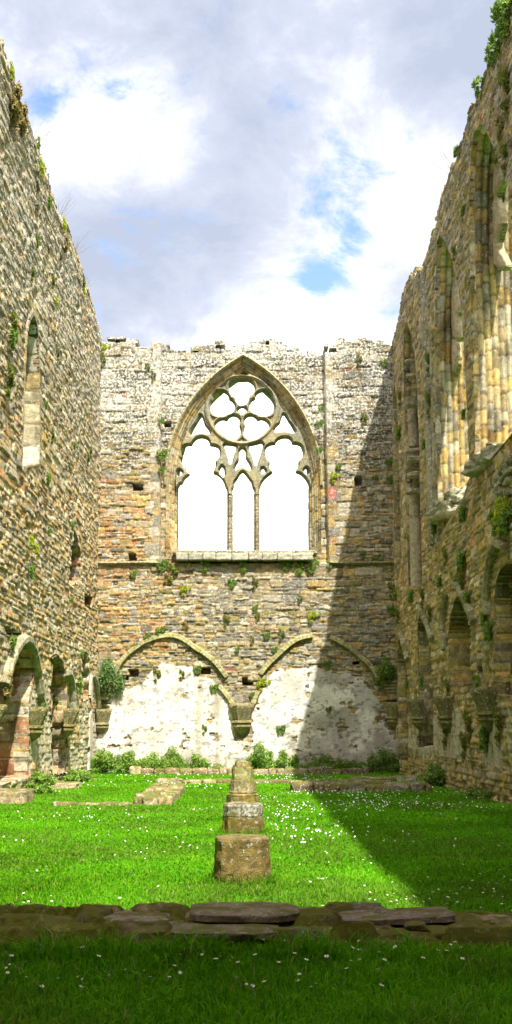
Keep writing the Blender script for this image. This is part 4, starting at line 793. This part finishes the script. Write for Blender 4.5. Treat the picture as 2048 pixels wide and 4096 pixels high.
def bush(name, label, cat, x0, x1, y, zt, dep, n, pal, seed, size=.055, group=None, z0=0.0):
    rng = np.random.default_rng(seed); nb = max(3, int((x1-x0)/.25)); bl = []; n = int(n*1.5)
    for i in range(nb*3):
        cx = x0+(x1-x0)*(i % nb+.5)/nb+rng.normal(0, .08); h = (zt-z0)*rng.uniform(.55, 1.15)*(1-.35*abs((cx-(x0+x1)/2)/((x1-x0)/2+.01))**2); r = rng.uniform(.12, .24)
        bl.append((cx, y+rng.normal(0, dep*.3), z0+h*rng.uniform(.25, .8), r*1.15, min(dep*.5, r), h*.36))
    v, f, c = leaves(rng, bl, n, size, pal); sv, sf = [], []; k = len(v)
    for b in bl:
        a, q = stems(rng, (b[0], b[1], z0-.02), [(b[0]+rng.normal(0, .05), b[1], b[2]+b[5])]); sv.append(a); sf.append(q+k); k += len(a)
    sv = np.vstack(sv); o = mesh(name, np.vstack([v, sv]), [f, np.vstack(sf)], M_LEAF, None, np.vstack([c, np.tile([.10, .16, .03, 0], (len(sv), 1))]), smooth=False, loc=((x0+x1)/2, y, z0)); tag(o, label, cat, group); return o
    return root
def bpx(name, label, cat, sx0, sx1, syt, syb, n, pal, seed, group=None, **k):
    x, y = pg((sx0+sx1)/2, syb); y = min(y, 36.1); s = y/F; r = ray(986, syt); zt = EYE+r[2]/r[1]*y
    return bush(name, label, cat, (sx0-CX)*s, (sx1-CX)*s, y, zt, .6, n, pal, seed, group=group, **k)
G = 'leafy plants along the foot of the end wall'
bpx('shrub', 'widest bright green shrub at the foot of the end wall in the left corner', 'shrub', 362, 590, 2990, 3096, 3800, LIT, 1, G)
bpx('shrub', 'upright sunlit shrub under the stained streak of the left plaster', 'shrub', 590, 735, 2975, 3090, 2300, LIT, 2, G)
bpx('shrub', 'low straggling plant right of the upright sunlit shrub', 'shrub', 735, 825, 3020, 3082, 1000, LIT, 3, G)
bpx('shrub', 'small tall sunlit shrub just right of the column stumps', 'shrub', 1000, 1085, 2968, 3062, 1700, LIT, 4, G)
bpx('shrub', 'sunlit shrub on the edge of the shadow by the end wall', 'shrub', 1085, 1185, 2995, 3062, 1500, LIT, 5, G)
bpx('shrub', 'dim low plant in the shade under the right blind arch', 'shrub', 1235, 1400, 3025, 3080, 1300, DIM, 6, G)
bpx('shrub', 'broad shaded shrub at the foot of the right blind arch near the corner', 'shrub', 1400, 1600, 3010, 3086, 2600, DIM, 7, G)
bpx('weed_strip', 'low strip of weeds behind the stone kerb under the left blind arch', 'weeds', 372, 900, 3035, 3078, 2600, LIT, 21, G, size=.045)
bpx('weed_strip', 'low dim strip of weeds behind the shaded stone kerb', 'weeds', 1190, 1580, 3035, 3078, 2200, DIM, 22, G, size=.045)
G2 = 'leafy plants along the foot of the mossy wall'
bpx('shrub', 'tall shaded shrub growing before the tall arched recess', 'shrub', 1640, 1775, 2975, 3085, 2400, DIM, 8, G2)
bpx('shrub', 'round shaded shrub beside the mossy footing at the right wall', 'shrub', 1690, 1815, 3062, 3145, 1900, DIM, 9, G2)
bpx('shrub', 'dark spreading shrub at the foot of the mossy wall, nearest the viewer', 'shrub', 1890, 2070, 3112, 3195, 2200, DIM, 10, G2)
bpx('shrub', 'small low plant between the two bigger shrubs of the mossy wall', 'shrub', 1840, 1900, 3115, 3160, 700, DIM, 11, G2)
G3 = 'leafy plants along the foot of the sunlit wall'
bpx('shrub', 'green plant above the squared block at the left edge', 'shrub', 0, 85, 3085, 3165, 1000, LIT, 12, G3, z0=.18)
bpx('shrub', 'bright weed patch at the foot of the sunlit wall before the step stone', 'shrub', 120, 205, 3092, 3172, 1500, LIT, 13, G3)
bpx('shrub', 'low bright weeds right of the step stone', 'shrub', 285, 362, 3080, 3128, 1200, LIT, 14, G3)
# plants rooted in the walls
PT = {}
def proto(key, n, size, pal, seed, shape):
    rng = np.random.default_rng(seed); bl = [(rng.normal(0, .34), rng.normal(0, .10)-.02, rng.normal(0, .36)+shape, rng.uniform(.12, .32), .16, rng.uniform(.15, .42)) for _ in range(8)]
    v, f, c = leaves(rng, bl, n, size, pal, long=2.0); PT[key] = (v, f, c)
for i, (k, pal) in enumerate((('g', DIM+LIT[:1]), ('o', OLV), ('y', YEL), ('b', BRN), ('l', LIT))): proto(k, 420, .15, pal, 60+i, -.15)
PM = {}
def tuft(wall, sx, sy, size, key, label, group, name='wall_plant', cat='wall plant', out=.10):
    if wall == 'B': u, w = pb(sx, sy); p = (u, YB-out, w); rz = 0
    elif wall == 'L': u, w = ps(sx, sy); p = (-XW+out, u, w); rz = math.pi/2
    else: u, w = ps(sx, sy); p = (XW-out, u, w); rz = -math.pi/2
    if key not in PM:
        v, f, c = PT[key]; o = mesh(name, v, [f], M_LEAF, None, c, smooth=False); PM[key] = o
    else: o = PM[key].copy(); COL.objects.link(o)
    size *= .85 if wall == 'B' else .75
    o.name = name; o.location = p; o.rotation_euler = (0, 0, rz); o.scale = (size, size*.8, size); tag(o, label, cat, group)
    return o
gB, gL, gR = 'plants rooted in the end wall', 'plants rooted in the sunlit wall', 'plants rooted in the mossy wall'
bush('hanging_shrub', 'dense blue green shrub growing from the end wall above the left corner bracket', 'shrub', pb(385, 2700)[0], pb(478, 2700)[0], YB-.35, pb(400, 2615)[1], .5, 2600, [(.16, .26, .08), (.12, .20, .07), (.20, .31, .09)], 31, z0=pb(400, 2800)[1])
bush('hanging_shrub', 'dark green shrub growing from the end wall above the right corner bracket', 'shrub', pb(1505, 2700)[0], pb(1568, 2700)[0], YB-.3, pb(1500, 2640)[1], .4, 1300, DIM, 32, z0=pb(1500, 2745)[1])
for a in [
 (645, 2530, .38, 'g', 'bluish leafy tuft on top of the left blind arch rib'), (590, 2555, .30, 'g', 'dark tuft left of the crown of the left blind arch rib'), (548, 2585, .24, 'g', 'small tuft low on the left shoulder of the left rib'),
 (740, 2500, .28, 'b', 'brown withered tuft above the left blind arch'), (735, 2355, .26, 'y', 'yellow flowering tuft in the masonry below the sill, left side'), (535, 2300, .26, 'g', 'green tuft below the string course on the left'),
 (650, 2265, .42, 'g', 'trailing green plant at the left foot of the window'), (690, 2275, .44, 'o', 'olive plant under the left end of the sill'), (670, 2310, .34, 'b', 'brown trailing stems below the left end of the sill'), (820, 2258, .30, 'l', 'bright tuft under the sill between jamb and first mullion'), (975, 2262, .28, 'l', 'bright leafy tuft under the sill below the second mullion'),
 (928, 2328, .26, 'l', 'bright green rosette well below the middle of the sill'), (1020, 2325, .24, 'o', 'olive tuft right of the bright rosette under the sill'), (1145, 2265, .34, 'g', 'dark tuft under the right part of the sill'), (1195, 2265, .36, 'l', 'bright tuft right of the dark one under the sill'), (1250, 2245, .34, 'l', 'bright plant at the right foot of the window'), (1245, 2280, .30, 'g', 'green tuft hanging below the right foot of the window'), (1320, 2255, .22, 'l', 'green tuft on the string course at the shadow edge'),
 (1247, 2460, .30, 'y', 'yellow green fern at the shadow edge above the right blind arch'), (1200, 2390, .18, 'o', 'small olive tuft above the yellow green fern'), (1022, 2432, .22, 'g', 'green tuft in the middle of the masonry band'), (1030, 2458, .18, 'o', 'olive tuft just below the middle green tuft'), (905, 2475, .24, 'o', 'olive tuft above the junction of the two blind arches'), (1068, 2545, .26, 'g', 'dark tuft left of the right rib, upper'), (1125, 2530, .24, 'o', 'olive tuft on the crown side of the right rib'), (1100, 2600, .22, 'g', 'green tuft on the left limb of the right rib'),
 (1008, 2555, .18, 'o', 'tiny olive tuft between the blind arches'), (950, 2600, .18, 'g', 'tiny green tuft between the blind arches'), (628, 2690, .30, 'o', 'olive plant on the upper edge of the left plaster'), (790, 2680, .30, 'g', 'green plant above the brown streak in the plaster'), (728, 2690, .20, 'o', 'thin plant at the top of the left plaster'), (858, 2755, .32, 'g', 'plant hanging over the plaster beside the broken rib foot'),
 (1045, 2730, .32, 'y', 'yellow green plant over the right foot of the central bracket'), (1010, 2780, .20, 'g', 'green tuft just above the central bracket'), (940, 2885, .20, 'l', 'bright tuft on the left side of the central bracket'), (1125, 2920, .34, 'g', 'trailing plant low on the right plaster in sun'), (818, 2910, .20, 'o', 'small plant low on the left plaster'),
 (1310, 2660, .30, 'g', 'dark green plant under the crown of the right rib in shade'), (1315, 2840, .22, 'g', 'dim plant in the middle of the shaded plaster'), (1505, 2720, .26, 'g', 'dark plant at the foot of the right rib'),
 (590, 1470, .20, 'o', 'small tuft high on the left flank'), (615, 1500, .20, 'o', 'second small tuft high on the left flank by the quoins'), (647, 1690, .24, 'g', 'dark plant beside the upper socket by the left quoins'), (650, 1825, .40, 'g', 'dark plant in the angle of the left quoins and window arch'), (648, 1885, .24, 'g', 'small dark plant below it at the window arch'),
 (1435, 1435, .24, 'o', 'tuft near the top of the right flank'), (1455, 1670, .26, 'o', 'olive tuft in the middle of the right flank'), (1285, 1640, .24, 'g', 'plant in the right recess angle, upper'), (1280, 1700, .28, 'g', 'plant in the right recess angle, middle'), (1278, 1805, .26, 'g', 'plant in the right recess angle, lower'), (1355, 1870, .22, 'g', 'green tuft right of the right quoins'), (1335, 1905, .26, 'y', 'yellowish tuft above the red quoin stone'), (1535, 1455, .26, 'g', 'dark tuft near the top right corner'),
 (1555, 1850, .30, 'g', 'dark growth in the right corner, high'), (1560, 1920, .30, 'g', 'dark growth in the right corner below the high one'), (1500, 1915, .22, 'g', 'dim tuft left of the corner growth'), (1450, 2220, .24, 'g', 'dim tuft on the string course in shade'), (1500, 2240, .26, 'g', 'dim tuft further right on the shaded string course'),
 (1566, 2440, .36, 'g', 'dark growth in the right corner, low'), (1565, 2350, .34, 'o', 'olive growth in the right corner under the string course'), (414, 1392, .26, 'y', 'yellowish tuft in the top left corner'), (412, 1440, .24, 'o', 'olive tuft below the top left corner')]:
    tuft('B', *a, gB)
for a in [
 (48, 390, .75, 'b', 'large brown overhanging growth near the wall top at the left edge'), (75, 460, .60, 'b', 'second brown hanging growth below the largest'), (20, 280, .3, 'y', 'yellowish tuft near the wall top at the left edge'), (130, 568, .26, 'l', 'bright green tuft on the wall top edge'), (142, 665, .36, 'y', 'yellow green tuft close under the wall top'), (175, 815, .38, 'g', 'dark tuft beside the upper empty socket'), (236, 895, .34, 'y', 'yellow green tuft on the wall top below the step'), (248, 965, .42, 'b', 'brown tuft hanging below the step in the wall top'), (127, 975, .26, 'g', 'green tuft left of the second socket'), (122, 950, .2, 'g', 'smaller green tuft above it'),
 (105, 1085, .26, 'o', 'olive tuft above the narrow window'), (190, 1120, .26, 'o', 'olive tuft right of and above the narrow window'), (205, 1205, .26, 'y', 'yellowish tuft between window and wall top'), (315, 1130, .28, 'o', 'olive tuft on the far wall top, upper'), (318, 1165, .26, 'y', 'yellowish tuft on the far wall top, lower'), (25, 1290, .50, 'o', 'big olive tuft left of the narrow window, upper'), (25, 1360, .55, 'g', 'big green tuft left of the narrow window, lower'), (10, 1500, .5, 'o', 'olive tuft at the left edge beside the window'), (210, 1410, .24, 'o', 'small tuft right of the window head'), (162, 1620, .26, 'g', 'green tuft right of the window jamb'), (170, 1920, .40, 'g', 'green tuft below the narrow window'), (278, 1785, .28, 'g', 'green tuft in the far upper masonry'), (345, 1800, .26, 'o', 'olive tuft near the corner in the upper masonry'), (335, 1830, .28, 'o', 'olive tuft below it near the corner'),
 (188, 1735, .26, 'o', 'olive tuft right of the window foot'), (100, 2165, .34, 'y', 'yellowish tuft in the middle masonry, left'), (124, 2198, .30, 'y', 'yellowish tuft in the middle masonry, right'), (102, 2290, .42, 'g', 'green tuft in the lower middle masonry'), (172, 2120, .22, 'l', 'bright tuft in the middle masonry'), (270, 2105, .34, 'g', 'green tuft above the ragged crack'), (268, 2400, .26, 'g', 'green tuft left of the foot of the crack'), (380, 2440, .30, 'g', 'green tuft in the left corner'), (25, 2575, .42, 'g', 'green tuft above the arched recess at the left edge'), (310, 2620, .36, 'g', 'green plant above the bracket by the plaster strip'), (300, 2730, .46, 'l', 'bright plant growing on the bracket by the plaster strip'), (148, 2830, .30, 'g', 'plant left of the second bracket'), (205, 2800, .26, 'o', 'weed in the edge of the tall hole'), (10, 2730, .55, 'b', 'brown moss mat on the nearest bracket')]:
    tuft('L', *a, gL, out=.14)
for a in [
 (2040, 30, .85, 'l', 'largest bright fern clump on the wall top at the right edge'), (2024, 60, .60, 'l', 'bright fern clump just below the largest'), (2008, 150, .55, 'l', 'hanging ferns lower on the wall top'), (1985, 195, .42, 'l', 'bright fern on the wall top edge'), (1975, 232, .32, 'l', 'small bright fern below the last one'), (1928, 335, .42, 'l', 'lone bright fern sprouting from the wall top'), (2038, 320, .60, 'o', 'olive growth high at the right edge'), (2015, 500, .5, 'b', 'brown growth above the nearest window'), (2035, 600, .4, 'o', 'olive growth right of the nearest window head'), (1840, 610, .30, 'g', 'dark tuft on the wall top above the second window'), (1870, 845, .30, 'g', 'dark tuft between the two big windows'), (1830, 1000, .28, 'o', 'olive tuft on the pier beside the second window head'),
 (1725, 1430, .42, 'o', 'olive growth beside the round shaft, upper'), (1728, 1590, .50, 'o', 'olive growth beside the round shaft, lower'), (1610, 1580, .40, 'o', 'olive moss left of the third window, upper'), (1605, 1740, .50, 'g', 'green growth left of the third window, middle'), (1560, 1505, .34, 'l', 'bright tuft by the corner slit'), (1872, 1660, .30, 'g', 'dark sprig on the pier by the second window'), (1710, 1780, .34, 'g', 'dark sprig at the round shaft'),
 (1868, 2060, .48, 'g', 'dark growth below the second window'), (1750, 2115, .40, 'g', 'dark growth at the foot of the second window jamb'), (2020, 2040, .6, 'y', 'yellow green fern cluster below the nearest window'), (2000, 2075, .5, 'l', 'bright fern below the yellow green cluster'), (2040, 2100, .6, 'g', 'dark ivy below the ferns at the right edge'), (1862, 2250, .55, 'g', 'hanging green ivy in the middle of the mossy wall'), (1860, 2310, .50, 'o', 'olive ivy below the hanging green ivy'), (1795, 2210, .36, 'o', 'olive tuft above the middle recess'), (1772, 2330, .36, 'g', 'dark tuft left of the middle recess crown'), (1840, 2340, .36, 'g', 'tuft on the crown of the middle recess'), (1885, 2400, .45, 'g', 'dark tuft on the right limb of the middle recess'), (1655, 2390, .44, 'g', 'dark tuft below the third window'), (1700, 2370, .40, 'o', 'olive tuft above the tall recess'), (1590, 2370, .40, 'l', 'bright tuft at the corner below the slit'), (1600, 2450, .40, 'o', 'olive growth at the corner, lower'), (1730, 2440, .34, 'o', 'olive tuft right of the tall recess crown'), (1975, 2530, .50, 'g', 'green plant left of the nearest recess'), (1955, 2480, .40, 'g', 'green tuft above that plant'), (1700, 2730, .40, 'g', 'green plant on the ledge of the tall recess'), (1640, 2740, .36, 'g', 'dark plant above the third bracket'), (1925, 2720, .34, 'l', 'bright tuft on the nearest bracket'), (1805, 2740, .36, 'o', 'olive tuft beside the middle bracket'), (1795, 2900, .55, 'o', 'olive growth on the wall below the middle bracket'), (1890, 2880, .55, 'o', 'olive growth below and left of the nearest bracket'), (1960, 2960, .65, 'g', 'green growth low on the wall at the right'), (2010, 2870, .5, 'o', 'olive growth at the right edge, low'), (1870, 2960, .45, 'o', 'olive growth low between the brackets')]:
    tuft('R', *a, gR, out=.10)
# dry twigs on the wall tops
def twigs(wall, sx, sy, size, label, seed):
    rng = np.random.default_rng(seed)
    if wall == 'B': u, w = pb(sx, sy); p = np.array([u, YB+.2, w])
    elif wall == 'L': u, w = ps(sx, sy); p = np.array([-XW-.1, u, w])
    else: u, w = ps(sx, sy); p = np.array([XW+.1, u, w])
    dirx = {'L': .5, 'R': -.5, 'B': 0}[wall]; tips = []
    for _ in range(13): tips.append(p+np.array([(dirx+rng.normal(0, .35))*size, rng.normal(0, .4)*size, size*rng.uniform(.4, 1.1)]))
    v, f = stems(rng, p-np.array([0, 0, .1]), tips, .006); o = mesh('dry_grass', v, [f], M_TWIG, None, loc=tuple(p)); tag(o, label, 'dry grass', 'dry grass on the wall tops')
twigs('L', 150, 590, .75, 'thin dry stems against the sky on the left wall top, nearest', 1); twigs('L', 245, 870, .7, 'thin dry stems on the step of the left wall top', 2); twigs('L', 302, 1015, .5, 'thin dry stems farther along the left wall top', 3)
twigs('L', 343, 1140, .4, 'farthest thin dry stems on the left wall top', 5); twigs('R', 1808, 690, .7, 'thin dry stems on the right wall top', 4); twigs('B', 900, 1370, .35, 'thin dry stems on the end wall top left of the window peak', 6)
# ================================================================= DAISIES
def daisy_mesh():
    V, Fc, mi = [], [], []; h = .07
    def ring(r, z, n): 
        s = len(V)
        for i in range(n): V.append((r*math.cos(6.283*i/n), r*math.sin(6.283*i/n), z))
        return s
    for i in range(11):
        a = 6.283*i/11; s = len(V)
        for r, w, z in ((.003, .0012, h), (.009, .0026, h+.002), (.013, .001, h+.001)):
            V.append((r*math.cos(a)-w*math.sin(a), r*math.sin(a)+w*math.cos(a), z)); V.append((r*math.cos(a)+w*math.sin(a), r*math.sin(a)-w*math.cos(a), z))
        for j in (0, 2): Fc.append((s+j, s+j+1, s+j+3, s+j+2)); mi.append(0)
    s0 = ring(.0045, h+.001, 8); s1 = ring(.003, h+.004, 8); V.append((0, 0, h+.005)); t = len(V)-1
    for i in range(8): Fc.append((s0+i, s0+(i+1) % 8, s1+(i+1) % 8, s1+i)); mi.append(1); Fc.append((s1+i, s1+(i+1) % 8, t)); mi.append(1)
    a = ring(.0012, 0, 3); b = ring(.001, h, 3)
    for i in range(3): Fc.append((a+i, a+(i+1) % 3, b+(i+1) % 3, b+i)); mi.append(2)
    me = bpy.data.meshes.new('daisy'); me.from_pydata(V, [], Fc)
    for m in (M_PETAL, M_YEL, M_STEM): me.materials.append(m)
    me.polygons.foreach_set('material_index', mi); return me, V, Fc, mi
def daisies():
    me, V, Fc, mi = daisy_mesh(); rng = random.Random(9); nr = np.random.default_rng(9)
    o = bpy.data.objects.new('daisy', me); COL.objects.link(o); pts = []
    for _ in range(115): pts.append((rng.uniform(-1.75, 1.75), 7.2-1.2*rng.random()**1.6, 1.0, 'f'))
    k = 0
    while k < 185:
        y = 8.6+5.5*rng.random()**1.5; x = rng.uniform(-.24*y, .25*y); d = float(fbm(np.array(x*.8), np.array(y*.8), 21, 3)); b = .22+2.2*math.exp(-((x-1.0)/.5)**2)*(y < 12)
        if rng.random() < max(0, (d-.38)*3)*b: pts.append((x, y, 0.85, 's')); k += 1
    for i, (x, y, s, z) in enumerate(pts):
        c = o if i == 0 else o.copy()
        if i: COL.objects.link(c)
        c.location = (x, y, float(gz(x, y))); c.rotation_euler = (rng.uniform(-.5, .3), rng.uniform(-.35, .35), rng.uniform(0, 6)); s *= rng.uniform(.75, 1.2); c.scale = (s, s, s*rng.uniform(.9, 1.5) if z == 'f' else s*rng.uniform(.6, .9))
        if z == 'f': tag(c, 'small white daisy in the shaded grass before the low wall', 'daisy', 'daisies before the low wall')
        elif x > 1.45: tag(c, 'small white daisy in the shaded grass beyond the low wall', 'daisy', 'shaded daisies beyond the low wall')
        else: tag(c, 'small white daisy in the sunlit grass between low wall and stumps', 'daisy', 'sunlit daisies beyond the low wall')
    # the rest, farther off: one object
    n = 0; P = []
    while n < 1700:
        y = 13+21*rng.random(); x = rng.uniform(-4.6, 4.8)
        d = float(fbm(np.array(x*.7), np.array(y*.45), 22, 3)); b = .3+1.1*math.exp(-((x-.8)/.7)**2)+1.2*(x > 1.6)*(y > 19)
        if rng.random() < max(0, (d-.36)*2.5)*b: P.append((x, y)); n += 1
        n += 0
        if rng.random() < .02: n += 1
    P = np.array(P); m = len(P); a = np.arange(6)*1.047; r = (.008+.006*nr.random(m))*(.75+P[:, 1]/50)
    z = gz(P[:, 0], P[:, 1])+.05; V = np.stack([P[:, 0][:, None]+r[:, None]*np.cos(a), P[:, 1][:, None]+r[:, None]*np.sin(a), z[:, None]+.010*np.sin(a+nr.random(m)[:, None]*6)], -1); V = np.concatenate([V, np.stack([P[:, 0], P[:, 1], z+.005], -1)[:, None]], 1)
    i = np.arange(m)[:, None]*7; f = np.concatenate([np.concatenate([i+j, i+(j+1) % 6, i+6], 1) for j in range(6)]); o = mesh('daisies', V.reshape(-1, 3), [f], M_PETAL, smooth=False); tag(o, 'many tiny white daisies scattered over the far grass', 'daisies', kind='stuff')
daisies()
# ================================================================= LIGHT, SKY, CAMERA
SD = Vector((1.0, -2.72, 4.24)).normalized()     # towards the sun
sun = bpy.data.lights.new('sun', 'SUN'); sun.energy = 4.6; sun.angle = rad(.53); sun.color = (1, .95, .86); so = bpy.data.objects.new('sun', sun); COL.objects.link(so); so.rotation_euler = SD.to_track_quat('Z', 'Y').to_euler()
w = bpy.data.worlds.new('World'); SC.world = w; w.use_nodes = True; nt = w.node_tree; nt.nodes.clear(); N = lambda t: nt.nodes.new('ShaderNode'+t); L = nt.links.new
out = N('OutputWorld'); sky = N('TexSky'); sky.sky_type = 'NISHITA'; sky.sun_disc = False; sky.sun_elevation = math.asin(SD.z); sky.sun_rotation = math.atan2(SD.x, SD.y); sky.altitude = 100; sky.ozone_density = 2.0
bg1 = N('Background'); bg1.inputs[1].default_value = .15; L(sky.outputs[0], bg1.inputs[0])
tc = N('TexCoord'); vec = tc.outputs['Generated']
def noise(scale, det, rough, off=(0, 0, 0), dist=0.0):
    mp = N('Mapping'); mp.inputs['Location'].default_value = off; mp.inputs['Scale'].default_value = (1, 1, 1.5); L(vec, mp.inputs[0])
    n = N('TexNoise'); n.inputs['Scale'].default_value = scale; n.inputs['Detail'].default_value = det; n.inputs['Roughness'].default_value = rough; n.inputs['Distortion'].default_value = dist; L(mp.outputs[0], n.inputs['Vector']); return n.outputs[0]
def math_(op, a, b):
    m = N('Math'); m.operation = op
    for i, v in enumerate((a, b)):
        if isinstance(v, (int, float)): m.inputs[i].default_value = v
        else: L(v, m.inputs[i])
    return m.outputs[0]
def blob(sx, sy, r, amp):
    d = Vector(ray(sx*1.59, sy*1.59)).normalized(); k = N('VectorMath'); k.operation = 'DISTANCE'; L(nrm, k.inputs[0]); k.inputs[1].default_value = d
    m = N('MapRange'); m.interpolation_type = 'SMOOTHERSTEP'; m.inputs[1].default_value = 0; m.inputs[2].default_value = r/1700.0; m.inputs[3].default_value = amp; m.inputs[4].default_value = 0; L(k.outputs['Value'], m.inputs[0]); return m.outputs[0]
nv = N('VectorMath'); nv.operation = 'NORMALIZE'; L(vec, nv.inputs[0]); nrm = nv.outputs[0]
holes = noise(9, 10, .66, (3, 1, 0), .35); acc = math_('ADD', math_('MULTIPLY', holes, 1.25), -.125)
for b in ((820, 600, 120, .33), (860, 375, 60, .13), (675, 275, 90, .17), (765, 255, 60, .10), (112, 250, 45, .13), (110, 310, 60, .07), (800, 715, 45, .10), (760, 490, 60, .13), (880, 620, 50, .14)): acc = math_('ADD', acc, blob(*b))
mr = N('MapRange'); mr.interpolation_type = 'SMOOTHSTEP'; mr.inputs[1].default_value = .58; mr.inputs[2].default_value = .83; mr.inputs[3].default_value = 1; mr.inputs[4].default_value = 0; L(acc, mr.inputs[0])
sh = noise(3.6, 10, .62, (0, 5, 2), .25); acc = math_('ADD', math_('MULTIPLY', sh, .55), math_('MULTIPLY', noise(11, 9, .66, (4, 2, 7), .3), .55))
for b in ((430, 370, 160, .12), (800, 50, 230, .18), (1020, 430, 260, .17), (740, 400, 130, .10), (110, 420, 160, .14), (300, 250, 200, .08), (780, 830, 250, .14), (600, 1200, 420, .35), (60, 200, 160, .1),
          (430, 660, 260, -.13), (260, 740, 160, -.08), (920, 190, 300, -.13), (300, 60, 330, -.08), (600, 150, 200, -.04), (640, 500, 220, -.05), (950, 720, 150, -.05), (1150, 120, 200, -.10)): acc = math_('ADD', acc, blob(*b))
gl = N('VectorMath'); gl.operation = 'DISTANCE'; L(nrm, gl.inputs[0]); gl.inputs[1].default_value = SD; gm = N('MapRange'); gm.interpolation_type = 'SMOOTHSTEP'; gm.inputs[1].default_value = 0; gm.inputs[2].default_value = 1.3; gm.inputs[3].default_value = .55; gm.inputs[4].default_value = 0; L(gl.outputs['Value'], gm.inputs[0]); acc = math_('ADD', acc, gm.outputs[0])  # broad glow added round the out-of-view sun to lift the fill in shadows
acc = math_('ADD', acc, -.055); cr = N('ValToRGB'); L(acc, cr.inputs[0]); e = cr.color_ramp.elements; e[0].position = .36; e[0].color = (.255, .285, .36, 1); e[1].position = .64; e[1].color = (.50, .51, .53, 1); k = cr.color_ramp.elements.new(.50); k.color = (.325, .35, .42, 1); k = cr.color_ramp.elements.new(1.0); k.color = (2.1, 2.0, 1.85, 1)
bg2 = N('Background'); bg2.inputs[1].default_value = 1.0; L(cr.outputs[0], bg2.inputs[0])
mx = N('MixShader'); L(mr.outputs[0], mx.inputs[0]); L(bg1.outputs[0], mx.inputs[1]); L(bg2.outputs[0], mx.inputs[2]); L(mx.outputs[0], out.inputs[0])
cam = bpy.data.cameras.new('camera'); co = bpy.data.objects.new('camera', cam); COL.objects.link(co); SC.camera = co
cam.sensor_fit = 'VERTICAL'; cam.sensor_height = 36; cam.lens = F*36/4096; co.location = (0, 0, EYE); co.rotation_euler = (rad(90)+TILT, 0, 0)
cam.shift_x = (1024-CX)/4096; cam.shift_y = (PY-2048)/4096; cam.clip_start = .05; cam.clip_end = 2000
SC.view_settings.view_transform = 'Standard'; SC.view_settings.look = 'None'; SC.view_settings.exposure = 1.2; SC.view_settings.gamma = 1
